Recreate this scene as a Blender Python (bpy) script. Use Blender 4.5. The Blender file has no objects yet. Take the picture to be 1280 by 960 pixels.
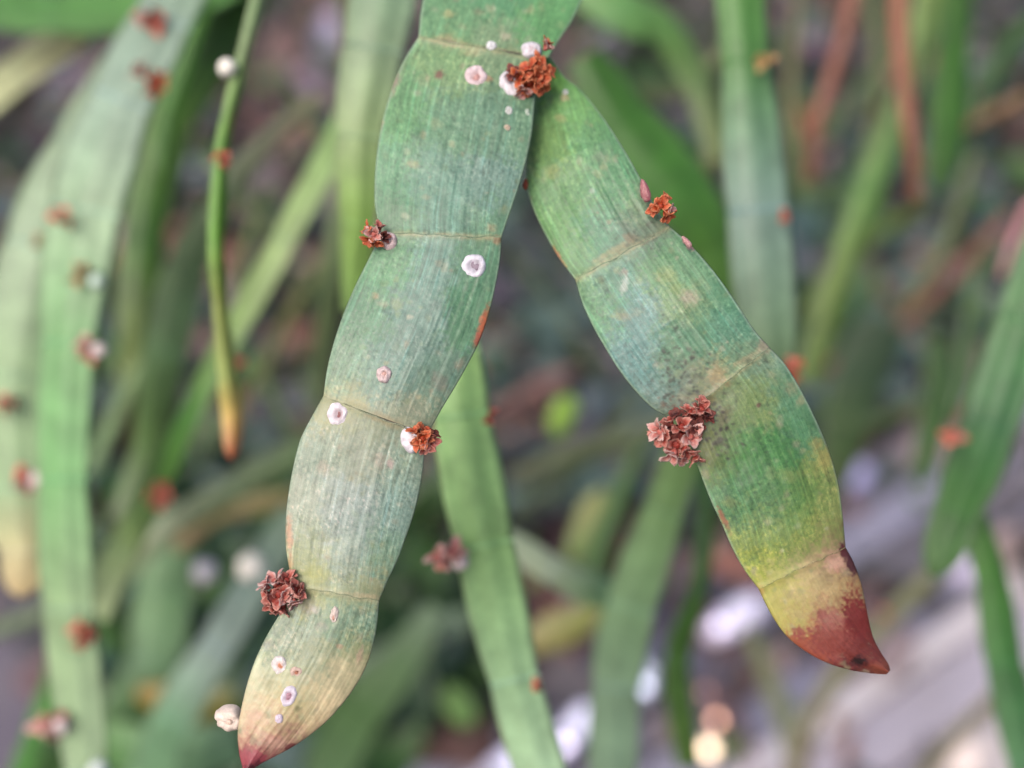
import bpy, math, random
import numpy as np
from mathutils import Vector, Matrix, noise as mnoise

random.seed(7); rng = np.random.RandomState(7)
scene = bpy.context.scene
COL = scene.collection
scene.unit_settings.system = 'METRIC'
scene.unit_settings.scale_length = 0.01          # one unit is one centimetre: this is a close-up

# ------------------------------------------------------------------ camera
PITCH = math.radians(40.0)
CAM = np.array([0.0, 0.0, 45.0])
LENS = 35.0
FWD = np.array([0.0, math.cos(PITCH), -math.sin(PITCH)])
RGT = np.array([1.0, 0.0, 0.0])
UPV = np.array([0.0, math.sin(PITCH), math.cos(PITCH)])
KPX = 36.0 / LENS / 1280.0
FOCUS = 12.0
cam_data = bpy.data.cameras.new("camera")
cam_data.lens = LENS; cam_data.sensor_width = 36.0
cam_data.clip_start = 0.5; cam_data.clip_end = 20000.0
cam_data.dof.use_dof = True
cam_data.dof.focus_distance = FOCUS
cam_data.dof.aperture_fstop = 0.064
cam = bpy.data.objects.new("camera", cam_data)
COL.objects.link(cam)
cam.location = CAM.tolist(); cam.rotation_euler = (math.pi / 2 - PITCH, 0, 0)
scene.camera = cam

# ------------------------------------------------------------------ sky and sun (soft, overcast)
EXPOSURE = 1.0
SUN_EL, SUN_AZ = 52.0, 215.0       # azimuth clockwise from +Y
w = bpy.data.worlds.new("World"); scene.world = w; w.use_nodes = True
nt = w.node_tree
sky = nt.nodes.new('ShaderNodeTexSky'); sky.sky_type = 'NISHITA'; sky.sun_disc = False
sky.sun_elevation = math.radians(SUN_EL); sky.sun_rotation = math.radians(SUN_AZ)
sky.air_density = 1.0; sky.dust_density = 6.0; sky.ozone_density = 1.0
nt.links.new(sky.outputs[0], nt.nodes['Background'].inputs[0])
nt.nodes['Background'].inputs[1].default_value = 0.13
sun_data = bpy.data.lights.new("sun", 'SUN'); sun_data.energy = 1.1
sun_data.angle = math.radians(25); sun_data.color = (1.0, 0.96, 0.91)
sun = bpy.data.objects.new("sun", sun_data); COL.objects.link(sun)
e, a = math.radians(SUN_EL), math.radians(SUN_AZ)
sdir = Vector((math.sin(a) * math.cos(e), math.cos(a) * math.cos(e), math.sin(e)))
sun.rotation_euler = sdir.to_track_quat('Z', 'Y').to_euler()
scene.view_settings.view_transform = 'Standard'; scene.view_settings.look = 'None'
scene.view_settings.gamma = 1.0; scene.view_settings.use_curve_mapping = False
scene.view_settings.exposure = EXPOSURE
try:
    scene.cycles.use_denoising = True
    scene.cycles.max_bounces = 6
except Exception:
    pass

# ------------------------------------------------------------------ helpers
def P(px, py, d):
    """point seen at photograph pixel (px, py), d centimetres in front of the lens"""
    return CAM + d * (FWD + (px - 640) * KPX * RGT - (py - 480) * KPX * UPV)

def PV(px, py, d):
    px = np.asarray(px, float)[..., None]; py = np.asarray(py, float)[..., None]; d = np.asarray(d, float)[..., None]
    return CAM + d * (FWD + (px - 640) * KPX * RGT - (py - 480) * KPX * UPV)

def G(px, py, z=0.0):
    v = FWD + (px - 640) * KPX * RGT - (py - 480) * KPX * UPV
    t = (z - CAM[2]) / v[2]
    return CAM + v * t

LIT = 2.0
def lin(c):
    c = np.asarray(c, float) / 255.0
    return np.where(c <= 0.04045, c / 12.92, ((c + 0.055) / 1.055) ** 2.4)
def alb(c, k=1.0):
    """surface colour (linear reflectance) of something that reads as c in even daylight"""
    return np.clip(lin(c) / LIT * k, 0.002, 0.85)

def hash2(ix, iy, seed):
    n = np.sin(ix * 127.1 + iy * 311.7 + seed * 74.7) * 43758.5453
    return n - np.floor(n)
def vn(x, y, seed=0):
    ix, iy = np.floor(x), np.floor(y); fx, fy = x - ix, y - iy
    fx = fx * fx * (3 - 2 * fx); fy = fy * fy * (3 - 2 * fy)
    a0 = hash2(ix, iy, seed); b0 = hash2(ix + 1, iy, seed)
    c0 = hash2(ix, iy + 1, seed); d0 = hash2(ix + 1, iy + 1, seed)
    return (a0 * (1 - fx) + b0 * fx) * (1 - fy) + (c0 * (1 - fx) + d0 * fx) * fy
def fbm(x, y, seed=0, o=3):
    s = 0; am = 0.5; t = 0
    for k in range(o):
        s = s + am * vn(x * 2 ** k, y * 2 ** k, seed + k * 13); t += am; am *= 0.55
    return s / t

def catmull(pts, n):
    pts = np.asarray(pts, float)
    ext = np.vstack([2 * pts[0] - pts[1], pts, 2 * pts[-1] - pts[-2]])
    out = []
    for i in range(len(pts) - 1):
        p0, p1, p2, p3 = ext[i], ext[i + 1], ext[i + 2], ext[i + 3]
        for t in np.linspace(0, 1, 24, endpoint=False):
            out.append(0.5 * ((2 * p1) + (-p0 + p2) * t + (2 * p0 - 5 * p1 + 4 * p2 - p3) * t * t + (-p0 + 3 * p1 - 3 * p2 + p3) * t ** 3))
    out.append(pts[-1]); out = np.array(out)
    L = np.r_[0, np.cumsum(np.linalg.norm(np.diff(out[:, :2], axis=0), axis=1))]
    q = np.linspace(0, L[-1], n)
    return np.stack([np.interp(q, L, out[:, k]) for k in range(out.shape[1])], 1)

def make_mesh(name, verts, faces, mat, col=None, uv=None, smooth=True):
    me = bpy.data.meshes.new(name)
    me.from_pydata([tuple(map(float, v)) for v in verts], [], faces)
    if smooth:
        me.polygons.foreach_set('use_smooth', [True] * len(me.polygons))
    if mat is not None:
        me.materials.append(mat)
    if col is not None:
        at = me.color_attributes.new("tint", 'FLOAT_COLOR', 'POINT')
        col = np.asarray(col); c4 = np.ones((len(verts), 4)); c4[:, :col.shape[1]] = col
        at.data.foreach_set('color', c4.ravel())
    if uv is not None:
        ul = me.uv_layers.new(name="UVMap")
        li = np.empty(len(me.loops), dtype=np.int32); me.loops.foreach_get('vertex_index', li)
        ul.data.foreach_set('uv', np.asarray(uv)[li].ravel())
    me.update()
    return me

def link(name, me, parent=None, loc=(0, 0, 0)):
    o = bpy.data.objects.new(name, me); COL.objects.link(o)
    o.location = tuple(map(float, loc)); o.parent = parent
    return o

def thing(name, label, cat, loc, group=None):
    o = bpy.data.objects.new(name, None); COL.objects.link(o)
    o.empty_display_size = 0.2
    o.location = tuple(map(float, loc)); o['label'] = label; o['category'] = cat
    if group: o['group'] = group
    return o

def tag(o, label, cat, group=None):
    o['label'] = label; o['category'] = cat
    if group: o['group'] = group
    return o

# ------------------------------------------------------------------ materials
def mat_new(name):
    m = bpy.data.materials.new(name); m.use_nodes = True
    n = m.node_tree.nodes; l = m.node_tree.links
    return m, n, l, n['Principled BSDF']

def N(n, t, **kw):
    nd = n.new(t)
    for k, v in kw.items():
        if hasattr(nd, k): setattr(nd, k, v)
    return nd

def mapping(n, l, src, sc):
    mp = n.new('ShaderNodeMapping'); mp.inputs['Scale'].default_value = sc
    l.new(src, mp.inputs[0]); return mp.outputs[0]

def noise(n, l, vec, scale, detail=2.0, rough=0.5):
    t = n.new('ShaderNodeTexNoise'); t.inputs['Scale'].default_value = scale
    t.inputs['Detail'].default_value = detail; t.inputs['Roughness'].default_value = rough
    if vec is not None: l.new(vec, t.inputs['Vector'])
    return t.outputs['Fac']

def maprange(n, l, src, a0, a1, b0, b1):
    m = n.new('ShaderNodeMapRange'); l.new(src, m.inputs[0])
    for i, v in enumerate((a0, a1, b0, b1)): m.inputs[i + 1].default_value = v
    return m.outputs[0]

def mixcol(n, l, fac, c1, c2, blend='MIX'):
    m = n.new('ShaderNodeMix'); m.data_type = 'RGBA'; m.blend_type = blend
    def put(sock, v):
        if hasattr(v, 'is_linked') or isinstance(v, bpy.types.NodeSocket): l.new(v, sock)
        elif isinstance(v, (int, float)): sock.default_value = v
        else: sock.default_value = (*v, 1) if len(v) == 3 else v
    put(m.inputs[0], fac); put(m.inputs[6], c1); put(m.inputs[7], c2)
    return m.outputs[2]

def bump(n, l, bsdf, h, strength, dist):
    b = n.new('ShaderNodeBump'); b.inputs['Strength'].default_value = strength
    b.inputs['Distance'].default_value = dist; l.new(h, b.inputs['Height'])
    l.new(b.outputs[0], bsdf.inputs['Normal']); return b

def math_node(n, l, op, a0, b0):
    m = n.new('ShaderNodeMath'); m.operation = op
    for i, v in enumerate((a0, b0)):
        if isinstance(v, (int, float)): m.inputs[i].default_value = v
        else: l.new(v, m.inputs[i])
    return m.outputs[0]

def leaf_skin():
    """close-up skin of the flat stems: tint from the mesh, fine parallel veins, painted bluish sheen, grain"""
    m, n, l, b = mat_new("ribbon_stem_skin")
    at = N(n, 'ShaderNodeVertexColor', layer_name="tint")
    uv = n.new('ShaderNodeUVMap'); uv.uv_map = "UVMap"
    v1 = mapping(n, l, uv.outputs[0], (21.0, 0.7, 1)); s1 = noise(n, l, v1, 1.0, 2.5, 0.6)
    v2 = mapping(n, l, uv.outputs[0], (48.0, 2.6, 1)); s2 = noise(n, l, v2, 1.0, 2.0, 0.6)
    v3 = mapping(n, l, uv.outputs[0], (4.0, 1.0, 1)); s3 = noise(n, l, v3, 1.0, 3.0, 0.6)
    streak = math_node(n, l, 'ADD', math_node(n, l, 'MULTIPLY', s1, 0.62), math_node(n, l, 'MULTIPLY', s2, 0.38))
    fac = maprange(n, l, streak, 0.36, 0.66, 0.66, 1.32)
    # veins are plainer where the broad noise is low
    zone = maprange(n, l, s3, 0.35, 0.65, 0.15, 1.0)
    comb = n.new('ShaderNodeCombineColor')
    f1 = math_node(n, l, 'ADD', math_node(n, l, 'MULTIPLY', math_node(n, l, 'MULTIPLY', math_node(n, l, 'SUBTRACT', fac, 1.0), zone), at.outputs['Alpha']), 1.0)
    for i in range(3): l.new(f1, comb.inputs[i])
    c1 = mixcol(n, l, 1.0, at.outputs[0], comb.outputs[0], 'MULTIPLY')
    # bluish sky sheen painted into the colour along some of the ribs
    wax_sheen = maprange(n, l, s1, 0.52, 0.70, 0.0, 0.38)
    c2 = mixcol(n, l, math_node(n, l, 'MULTIPLY', math_node(n, l, 'MULTIPLY', wax_sheen, zone), at.outputs['Alpha']), c1, (1.35, 1.55, 1.95), 'MULTIPLY')
    g1 = noise(n, l, uv.outputs[0], 24.0, 3.0, 0.65)
    g2 = noise(n, l, uv.outputs[0], 70.0, 2.0, 0.6)
    c3 = mixcol(n, l, math_node(n, l, 'MULTIPLY', maprange(n, l, g1, 0.50, 0.70, 0.0, 0.7), at.outputs['Alpha']), c2, (1.5, 1.32, 1.30), 'MULTIPLY')
    c4 = mixcol(n, l, math_node(n, l, 'MULTIPLY', maprange(n, l, g2, 0.57, 0.78, 0.0, 0.8), at.outputs['Alpha']), c3, (1.7, 1.5, 1.5), 'MULTIPLY')
    c5 = mixcol(n, l, math_node(n, l, 'MULTIPLY', maprange(n, l, g1, 0.30, 0.45, 0.8, 0.0), at.outputs['Alpha']), c4, (0.62, 0.68, 0.62), 'MULTIPLY')
    l.new(c5, b.inputs['Base Color'])
    l.new(maprange(n, l, g1, 0.3, 0.7, 0.38, 0.62), b.inputs['Roughness'])
    b.inputs['Specular IOR Level'].default_value = 0.42
    h = math_node(n, l, 'ADD', streak, math_node(n, l, 'MULTIPLY', g2, 0.25))
    bump(n, l, b, h, 0.5, 0.006)
    return m

def soft_leaf(name, rough=0.5, trans=0.25):
    m, n, l, b = mat_new(name)
    at = N(n, 'ShaderNodeVertexColor', layer_name="tint")
    tc = n.new('ShaderNodeTexCoord')
    g1 = noise(n, l, tc.outputs['Object'], 1.6, 3.0, 0.6)
    g2 = noise(n, l, tc.outputs['Object'], 9.0, 2.0, 0.6)
    comb = n.new('ShaderNodeCombineColor')
    f = math_node(n, l, 'MULTIPLY', maprange(n, l, g1, 0.3, 0.7, 0.80, 1.22), maprange(n, l, g2, 0.3, 0.7, 0.9, 1.12))
    for i in range(3): l.new(f, comb.inputs[i])
    c = mixcol(n, l, 1.0, at.outputs[0], comb.outputs[0], 'MULTIPLY')
    l.new(c, b.inputs['Base Color']); b.inputs['Roughness'].default_value = rough
    b.inputs['Specular IOR Level'].default_value = 0.45
    bump(n, l, b, g2, 0.3, 0.03)
    if trans:
        t = n.new('ShaderNodeBsdfTranslucent'); l.new(c, t.inputs[0])
        mx = n.new('ShaderNodeMixShader'); mx.inputs[0].default_value = trans
        l.new(b.outputs[0], mx.inputs[1]); l.new(t.outputs[0], mx.inputs[2])
        l.new(mx.outputs[0], n['Material Output'].inputs[0])
    return m

def tinted(name, rough=0.6, sc=30.0, amt=0.25, bs=0.4, bd=0.01, trans=0.0, spec=0.4):
    m, n, l, b = mat_new(name)
    at = N(n, 'ShaderNodeVertexColor', layer_name="tint")
    tc = n.new('ShaderNodeTexCoord')
    g = noise(n, l, tc.outputs['Object'], sc, 3.0, 0.6)
    comb = n.new('ShaderNodeCombineColor')
    f = maprange(n, l, g, 0.3, 0.7, 1 - amt, 1 + amt)
    for i in range(3): l.new(f, comb.inputs[i])
    c = mixcol(n, l, 1.0, at.outputs[0], comb.outputs[0], 'MULTIPLY')
    l.new(c, b.inputs['Base Color']); b.inputs['Roughness'].default_value = rough
    b.inputs['Specular IOR Level'].default_value = spec
    bump(n, l, b, g, bs, bd)
    if trans:
        t = n.new('ShaderNodeBsdfTranslucent'); l.new(c, t.inputs[0])
        mx = n.new('ShaderNodeMixShader'); mx.inputs[0].default_value = trans
        l.new(b.outputs[0], mx.inputs[1]); l.new(t.outputs[0], mx.inputs[2])
        l.new(mx.outputs[0], n['Material Output'].inputs[0])
    return m

M_SKIN = leaf_skin()
M_SOFT = soft_leaf("blurred_stem_skin", 0.5, 0.2)
M_PETAL = tinted("dry_petal", 0.55, 60.0, 0.35, 0.5, 0.006, 0.25)
M_WAX = tinted("white_wax_scale", 0.6, 55.0, 0.12, 0.6, 0.006, 0.12)
M_LITTER = tinted("dry_leaf", 0.7, 1.6, 0.35, 0.4, 0.1)
M_STONE = tinted("stone", 0.5, 0.9, 0.2, 0.4, 0.05)  # for the pale stones added as highlights
M_WOODY = tinted("twig_bark", 0.7, 3.0, 0.35, 0.5, 0.05)

def mat_soil():
    m, n, l, b = mat_new("soil")
    tc = n.new('ShaderNodeTexCoord')
    g1 = noise(n, l, tc.outputs['Object'], 0.12, 4.0, 0.6)
    g2 = noise(n, l, tc.outputs['Object'], 0.9, 4.0, 0.6)
    c = mixcol(n, l, maprange(n, l, g1, 0.38, 0.62, 0, 1), tuple(alb((52, 46, 44))), tuple(alb((88, 74, 72))))
    c = mixcol(n, l, maprange(n, l, g2, 0.5, 0.68, 0, 0.7), c, tuple(alb((58, 66, 48))))
    c = mixcol(n, l, maprange(n, l, g2, 0.28, 0.42, 0.7, 0.0), c, tuple(alb((120, 100, 98))))
    l.new(c, b.inputs['Base Color']); b.inputs['Roughness'].default_value = 0.9
    bump(n, l, b, g2, 0.8, 0.6)
    return m
def mat_concrete():
    m, n, l, b = mat_new("weathered_plank")
    tc = n.new('ShaderNodeTexCoord')
    at = N(n, 'ShaderNodeVertexColor', layer_name="tint")
    g1 = noise(n, l, tc.outputs['Object'], 0.16, 4.0, 0.6)
    g2 = noise(n, l, tc.outputs['Object'], 2.5, 4.0, 0.6)
    c = mixcol(n, l, maprange(n, l, g1, 0.45, 0.7, 0, 0.3), at.outputs[0], tuple(alb((160, 152, 152))))
    c = mixcol(n, l, maprange(n, l, g2, 0.3, 0.45, 0.35, 0.0), c, tuple(alb((110, 106, 116))))
    l.new(c, b.inputs['Base Color']); b.inputs['Roughness'].default_value = 0.75
    bump(n, l, b, g2, 0.5, 0.15)
    return m
M_SOIL = mat_soil(); M_CONC = mat_concrete()

# ------------------------------------------------------------------ ground, paving
def ground():
    xs = np.r_[-6000, -1500, -400, np.linspace(-150, 150, 61), 400, 1500, 6000]
    ys = np.r_[-3000, -600, -120, np.linspace(0, 260, 61), 500, 1500, 9000]
    vs, fs = [], []
    for y in ys:
        for x in xs:
            near = abs(x) < 151 and -1 < y < 261
            vs.append((x, y, (mnoise.noise(Vector((x * .06, y * .06, 0))) * 1.3 if near else 0.0) - 0.8))
    nx = len(xs)
    for j in range(len(ys) - 1):
        for i in range(nx - 1):
            k = j * nx + i; fs.append((k, k + 1, k + nx + 1, k + nx))
    o = link("ground", make_mesh("ground", vs, fs, M_SOIL)); o['kind'] = 'structure'
ground()

def slab_mesh(quad, z0, z1, color, seed=0):
    """slab on the ground whose top corners project to the four pixels; worn edges"""
    c = [G(x, y, z1) for x, y in quad]
    n = 14; vs = []; fs = []
    def q(u, v): return (c[0] * (1 - u) + c[1] * u) * (1 - v) + (c[3] * (1 - u) + c[2] * u) * v
    idx = {}
    for j in range(n + 1):
        for i in range(n + 1):
            u, v = i / n, j / n; p = q(u, v).copy()
            ed = min(i, j, n - i, n - j) == 0
            r = mnoise.noise(Vector((p[0] * .3 + seed, p[1] * .3, 0)))
            p[2] += 0.05 * r - (0.12 if ed else 0)
            if ed: p[:2] += 0.08 * r
            idx[i, j] = len(vs); vs.append(p)
    for j in range(n):
        for i in range(n): fs.append((idx[i, j], idx[i + 1, j], idx[i + 1, j + 1], idx[i, j + 1]))
    ring = [idx[i, 0] for i in range(n + 1)] + [idx[n, j] for j in range(1, n + 1)] + [idx[i, n] for i in range(n - 1, -1, -1)] + [idx[0, j] for j in range(n - 1, 0, -1)]
    base = len(vs)
    for k in ring:
        p = vs[k].copy(); p[2] = z0; vs.append(p)
    m = len(ring)
    for k in range(m): fs.append((ring[k], base + k, base + (k + 1) % m, ring[(k + 1) % m]))
    color = np.array(color) * .65 + np.mean(color) * .35
    cc = np.tile(alb(color, 1.6), (len(vs), 1))
    return make_mesh("plank", vs, fs, M_CONC, cc)

path = bpy.data.objects.new("path", None); COL.objects.link(path); path['kind'] = 'structure'
def row(y0a, y1a, y0b, y1b, xs, cols):
    """slabs of one course: upper edge through (600, y0a)-(1200, y1a), lower edge through (600, y0b)-(1200, y1b)"""
    up = lambda x: y0a + (x - 600) / 600 * (y1a - y0a)
    lo = lambda x: y0b + (x - 600) / 600 * (y1b - y0b)
    return [([(xa + 2, lo(xa)), (xb - 2, lo(xb)), (xb - 2 + 12, up(xb + 10)), (xa + 2 + 12, up(xa + 10))], c) for xa, xb, c in zip(xs, xs[1:], cols)]
SLABS = (row(893, 488, 945, 543, (380, 640, 900, 1030, 1400), [(150, 154, 190), (84, 82, 112), (70, 70, 92), (118, 116, 140)])
       + row(955, 553, 1012, 612, (380, 660, 880, 1400), [(200, 200, 236), (116, 116, 152), (142, 140, 172)])
       + row(1022, 622, 1080, 678, (420, 700, 930, 1060, 1400), [(90, 88, 110), (96, 90, 112), (50, 40, 50), (100, 94, 108)])
       + row(1092, 690, 1160, 752, (500, 900, 1500), [(128, 124, 150), (118, 116, 146)])
       + row(1166, 758, 1215, 800, (500, 1000, 1500), [(186, 176, 186), (200, 188, 194)])
       + row(1222, 806, 1330, 900, (500, 1000, 1500), [(148, 140, 160), (160, 150, 168)])
       + row(1345, 915, 1600, 1130, (600, 1150, 1600), [(150, 142, 158), (186, 172, 172)])
       + [([(-160, 1000), (75, 960), (60, 785), (-140, 785)], (88, 78, 98)),
          ([(-150, 775), (62, 775), (60, 665), (-120, 660)], (66, 60, 72)),
          ([(-160, 1200), (120, 1160), (78, 970), (-150, 1010)], (84, 76, 94))])
for i, (q, c) in enumerate(SLABS):
    link("plank", slab_mesh(q, -2.5, 1.0 + 0.35 * (i % 3), c, i * 7.0), path)

# ------------------------------------------------------------------ litter and low growth (nobody could count them)
def leaf_blade(center, length, width, yaw, tiltx, tilty, curl, color, out, segs=4):
    vs, fs, cs = out
    b0 = len(vs)
    R = Matrix.Rotation(yaw, 3, 'Z') @ Matrix.Rotation(tiltx, 3, 'X') @ Matrix.Rotation(tilty, 3, 'Y')
    for j in range(segs + 1):
        t = j / segs; wd = width * 0.5 * (math.sin(math.pi * (0.06 + 0.88 * t)) ** 0.8)
        for s in (-1, 0, 1):
            p = Vector((s * wd, (t - 0.5) * length, curl * ((t - 0.5) ** 2 * 4 - 0.5) * length * 0.3 + abs(s) * wd * 0.35))
            p = R @ p
            vs.append((center[0] + p.x, center[1] + p.y, center[2] + p.z))
            cs.append(np.asarray(color) * random.uniform(0.85, 1.15))
    for j in range(segs):
        for s in range(2):
            k = b0 + j * 3 + s; fs.append((k, k + 1, k + 4, k + 3))

def on_paving(px, py):
    for q, _ in SLABS:
        ins = False; j = 3
        for i in range(4):
            (xi, yi), (xj, yj) = q[i], q[j]
            if (yi > py) != (yj > py) and px < (xj - xi) * (py - yi) / (yj - yi) + xi: ins = not ins
            j = i
        if ins: return True
    return False

def scatter(name, n, region, cols, lsize, wratio, zr, tilt, seed, mat=None):
    random.seed(seed)
    out = ([], [], [])
    x0, y0, x1, y1 = region
    for _ in range(n):
        px, py = random.uniform(x0, x1), random.uniform(y0, y1)
        if on_paving(px, py) and random.random() > 0.012: continue
        g = G(px, py, 0.8)
        L = random.uniform(*lsize)
        leaf_blade((g[0], g[1], random.uniform(*zr)), L, L * random.uniform(*wratio), random.uniform(0, 6.3),
                   random.uniform(-tilt, tilt), random.uniform(-tilt, tilt), random.uniform(-1, 1),
                   alb(random.choice(cols), 0.95), out)
    o = link(name, make_mesh(name, out[0], out[1], mat or M_LITTER, np.array(out[2]))); o['kind'] = 'stuff'
    return o
BROWNS = [(128, 96, 94), (112, 84, 90), (152, 116, 108), (70, 54, 58), (130, 120, 122), (160, 108, 94), (94, 94, 98), (56, 46, 46), (178, 156, 156), (48, 42, 40)]
TEALS = [(84, 112, 108), (60, 84, 76), (104, 130, 122), (84, 112, 80), (48, 66, 60), (116, 132, 140), (96, 84, 100)]
GREENS = [(58, 98, 34), (72, 116, 50), (48, 84, 30), (88, 120, 70), (60, 92, 56)]
scatter("leaf_litter", 2600, (-300, -60, 1580, 1020), BROWNS, (2.5, 6.5), (0.3, 0.6), (-0.3, 2.2), 0.5, 11)
scatter("litter_flecks", 3200, (-300, -60, 1580, 1020), [(190, 170, 160), (90, 120, 60), (150, 92, 74), (34, 28, 28), (40, 44, 30), (170, 140, 120), (120, 150, 80), (30, 26, 30), (130, 140, 160)], (0.5, 1.7), (0.35, 0.8), (0.6, 3.0), 0.9, 21)
scatter("ground_cover", 420, (560, 180, 960, 700), TEALS, (1.2, 3.4), (0.5, 0.9), (1.5, 5), 0.6, 12, M_SOFT)
scatter("ground_cover", 800, (960, -40, 1560, 620), TEALS + GREENS[:2], (1.5, 4.5), (0.4, 0.8), (1.5, 6), 0.7, 13, M_SOFT)
scatter("ground_cover", 420, (120, 640, 620, 1020), GREENS + TEALS[:2], (2.0, 4.5), (0.3, 0.6), (1.5, 6), 0.8, 14, M_SOFT)
scatter("ground_cover", 220, (-200, 40, 430, 420), GREENS + TEALS, (2.0, 4.5), (0.3, 0.6), (1.0, 4), 0.8, 15, M_SOFT)
scatter("ground_cover", 300, (-100, 380, 420, 700), GREENS + TEALS[:3], (1.6, 4.0), (0.25, 0.55), (1.0, 5), 0.9, 17, M_SOFT)
scatter("ground_cover", 260, (700, -60, 960, 300), GREENS, (2.0, 4.5), (0.3, 0.6), (1.0, 5), 0.8, 16, M_SOFT)

# ------------------------------------------------------------------ blurred dry flower clusters and wax blobs (one crumpled body each)
def lump_mesh(name, r, c1, c2, spike, seed, mat, sub=3, c3=None):
    import bmesh
    bm = bmesh.new(); bmesh.ops.create_icosphere(bm, subdivisions=sub, radius=1.0)
    cs = []
    for v in bm.verts:
        d = v.co.normalized()
        a1 = mnoise.noise(d * 2.3 + Vector((seed, 0, 0))); a2 = mnoise.noise(d * 5.5 + Vector((0, seed, 0)))
        v.co = d * r * (1 + spike * (a1 * 0.8 + a2 * 0.9))
        t = min(1, max(0, 0.5 + a2 * 1.3)); c = np.asarray(c1) * (1 - t) + np.asarray(c2) * t
        if c3 is not None and d.x > 0.35: c = np.asarray(c3)
        cs.append(c)
    me = bpy.data.meshes.new(name); bm.to_mesh(me); bm.free()
    me.polygons.foreach_set('use_smooth', [True] * len(me.polygons)); me.materials.append(mat)
    at = me.color_attributes.new("tint", 'FLOAT_COLOR', 'POINT')
    c4 = np.ones((len(me.vertices), 4)); c4[:, :3] = np.array(cs); at.data.foreach_set('color', c4.ravel())
    return me

def petal_mesh(seed, c_in, c_out, c_edge):
    r = random.Random(seed); n, m = 9, 9; vs, cs = [], []
    kk = r.uniform(0.5, 1.1)
    for j in range(n):
        t = j / (n - 1)
        wd = 0.45 * math.sin(math.pi * (0.12 + 0.76 * t)) ** 0.8
        for i in range(m):
            s = -1 + 2 * i / (m - 1)
            jag = 0.18 * mnoise.noise(Vector((s * 3.2, seed * 1.7, 0))) * t
            x = s * wd * (1 + .3 * mnoise.noise(Vector((t * 4, s, seed + 9.)))); z = t * (1 + jag) - 0.10 * abs(s) ** 2 * t
            y = kk * 0.35 * t ** 2 - 0.30 * (s * wd) ** 2 * 3 + 0.20 * t * mnoise.noise(Vector((s * 2.6, t * 3.4, seed * 2.3)))
            vs.append(np.array((x, -y, z)))
            ed = min(1, max(abs(s) ** 3, t ** 4) + 0.9 * max(0, mnoise.noise(Vector((s * 2, t * 3, seed + 5.)))))
            c = (alb(c_in) * (1 - t) + alb(c_out) * t) * 1.25; c = c * (1 - ed * .75) + alb(c_edge) * ed * .75
            cs.append(c * r.uniform(.85, 1.15))
    vs2 = [v + np.array((0, 0.03, 0)) for v in vs]; K = n * m; fs = []
    for j in range(n - 1):
        for i in range(m - 1):
            k = j * m + i; fs.append((k, k + 1, k + m + 1, k + m)); fs.append((K + k, K + k + m, K + k + m + 1, K + k + 1))
    rim = [i for i in range(m)] + [j * m + m - 1 for j in range(1, n)] + [(n - 1) * m + i for i in range(m - 2, -1, -1)] + [j * m for j in range(n - 2, 0, -1)]
    for a0, b0 in zip(rim, rim[1:] + rim[:1]): fs.append((a0, K + a0, K + b0, b0))
    return make_mesh("petal", vs + vs2, fs, M_PETAL, np.array(cs + cs))
PAL = {'rust': ((140, 36, 8), (232, 92, 40), (250, 170, 125)), 'red': ((130, 30, 24), (206, 86, 72), (250, 195, 178)),
       'pink': ((180, 80, 70), (235, 155, 145), (255, 235, 228)), 'dark': ((48, 16, 18), (110, 40, 36), (170, 90, 76)),
       'coral': ((235, 90, 66), (252, 128, 100), (255, 196, 176)), 'tan': ((190, 140, 80), (220, 175, 120), (235, 200, 150))}
PETALS = {k: [petal_mesh(11 * q + len(k), *v) for q in range(7)] for k, v in PAL.items()}
CALYX = {k: lump_mesh("dried_flower", 1.0, alb(v[0]) * 1.6, alb(v[1]), 0.35, 3.0, M_PETAL, 2) for k, v in PAL.items()}

def flower(root, px, py, d, size_px, pal, dirv, seed, npet=5, open_=0.75):
    """one dry flower: calyx with papery petals; dirv = (right, up, towards lens)"""
    r = random.Random(seed); s = size_px * 0.88 * KPX * d
    ax = Vector((RGT * dirv[0] + UPV * dirv[1] - FWD * dirv[2]).tolist()).normalized()
    f = link("dried_flower", CALYX[pal], root, P(px, py, d) - np.array(root.location))
    f.scale = (s * .30, s * .30, s * .38); f.rotation_mode = 'QUATERNION'
    q = ax.to_track_quat('Z', 'Y'); f.rotation_quaternion = q
    for k in range(npet):
        p = bpy.data.objects.new("petal", r.choice(PETALS[pal])); COL.objects.link(p); p.parent = f
        a0 = k / npet * 2 * math.pi + r.uniform(-.3, .3)
        M = Matrix.Rotation(a0, 4, 'Z') @ Matrix.Translation((0, -0.22 * s, 0.05 * s)) @ Matrix.Rotation(open_ * r.uniform(.3, 1.6), 4, 'X') @ Matrix.Rotation(r.uniform(-.5, .5), 4, 'Z') @ Matrix.Diagonal((s * .95, s * .95, s * r.uniform(.55, 1.2), 1))
        Sc = Matrix.Diagonal((1 / (s * .30), 1 / (s * .30), 1 / (s * .38), 1))
        # the calyx is scaled, so undo its scale for the petal
        p.matrix_parent_inverse = Sc; p.matrix_basis = M
    return f

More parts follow.
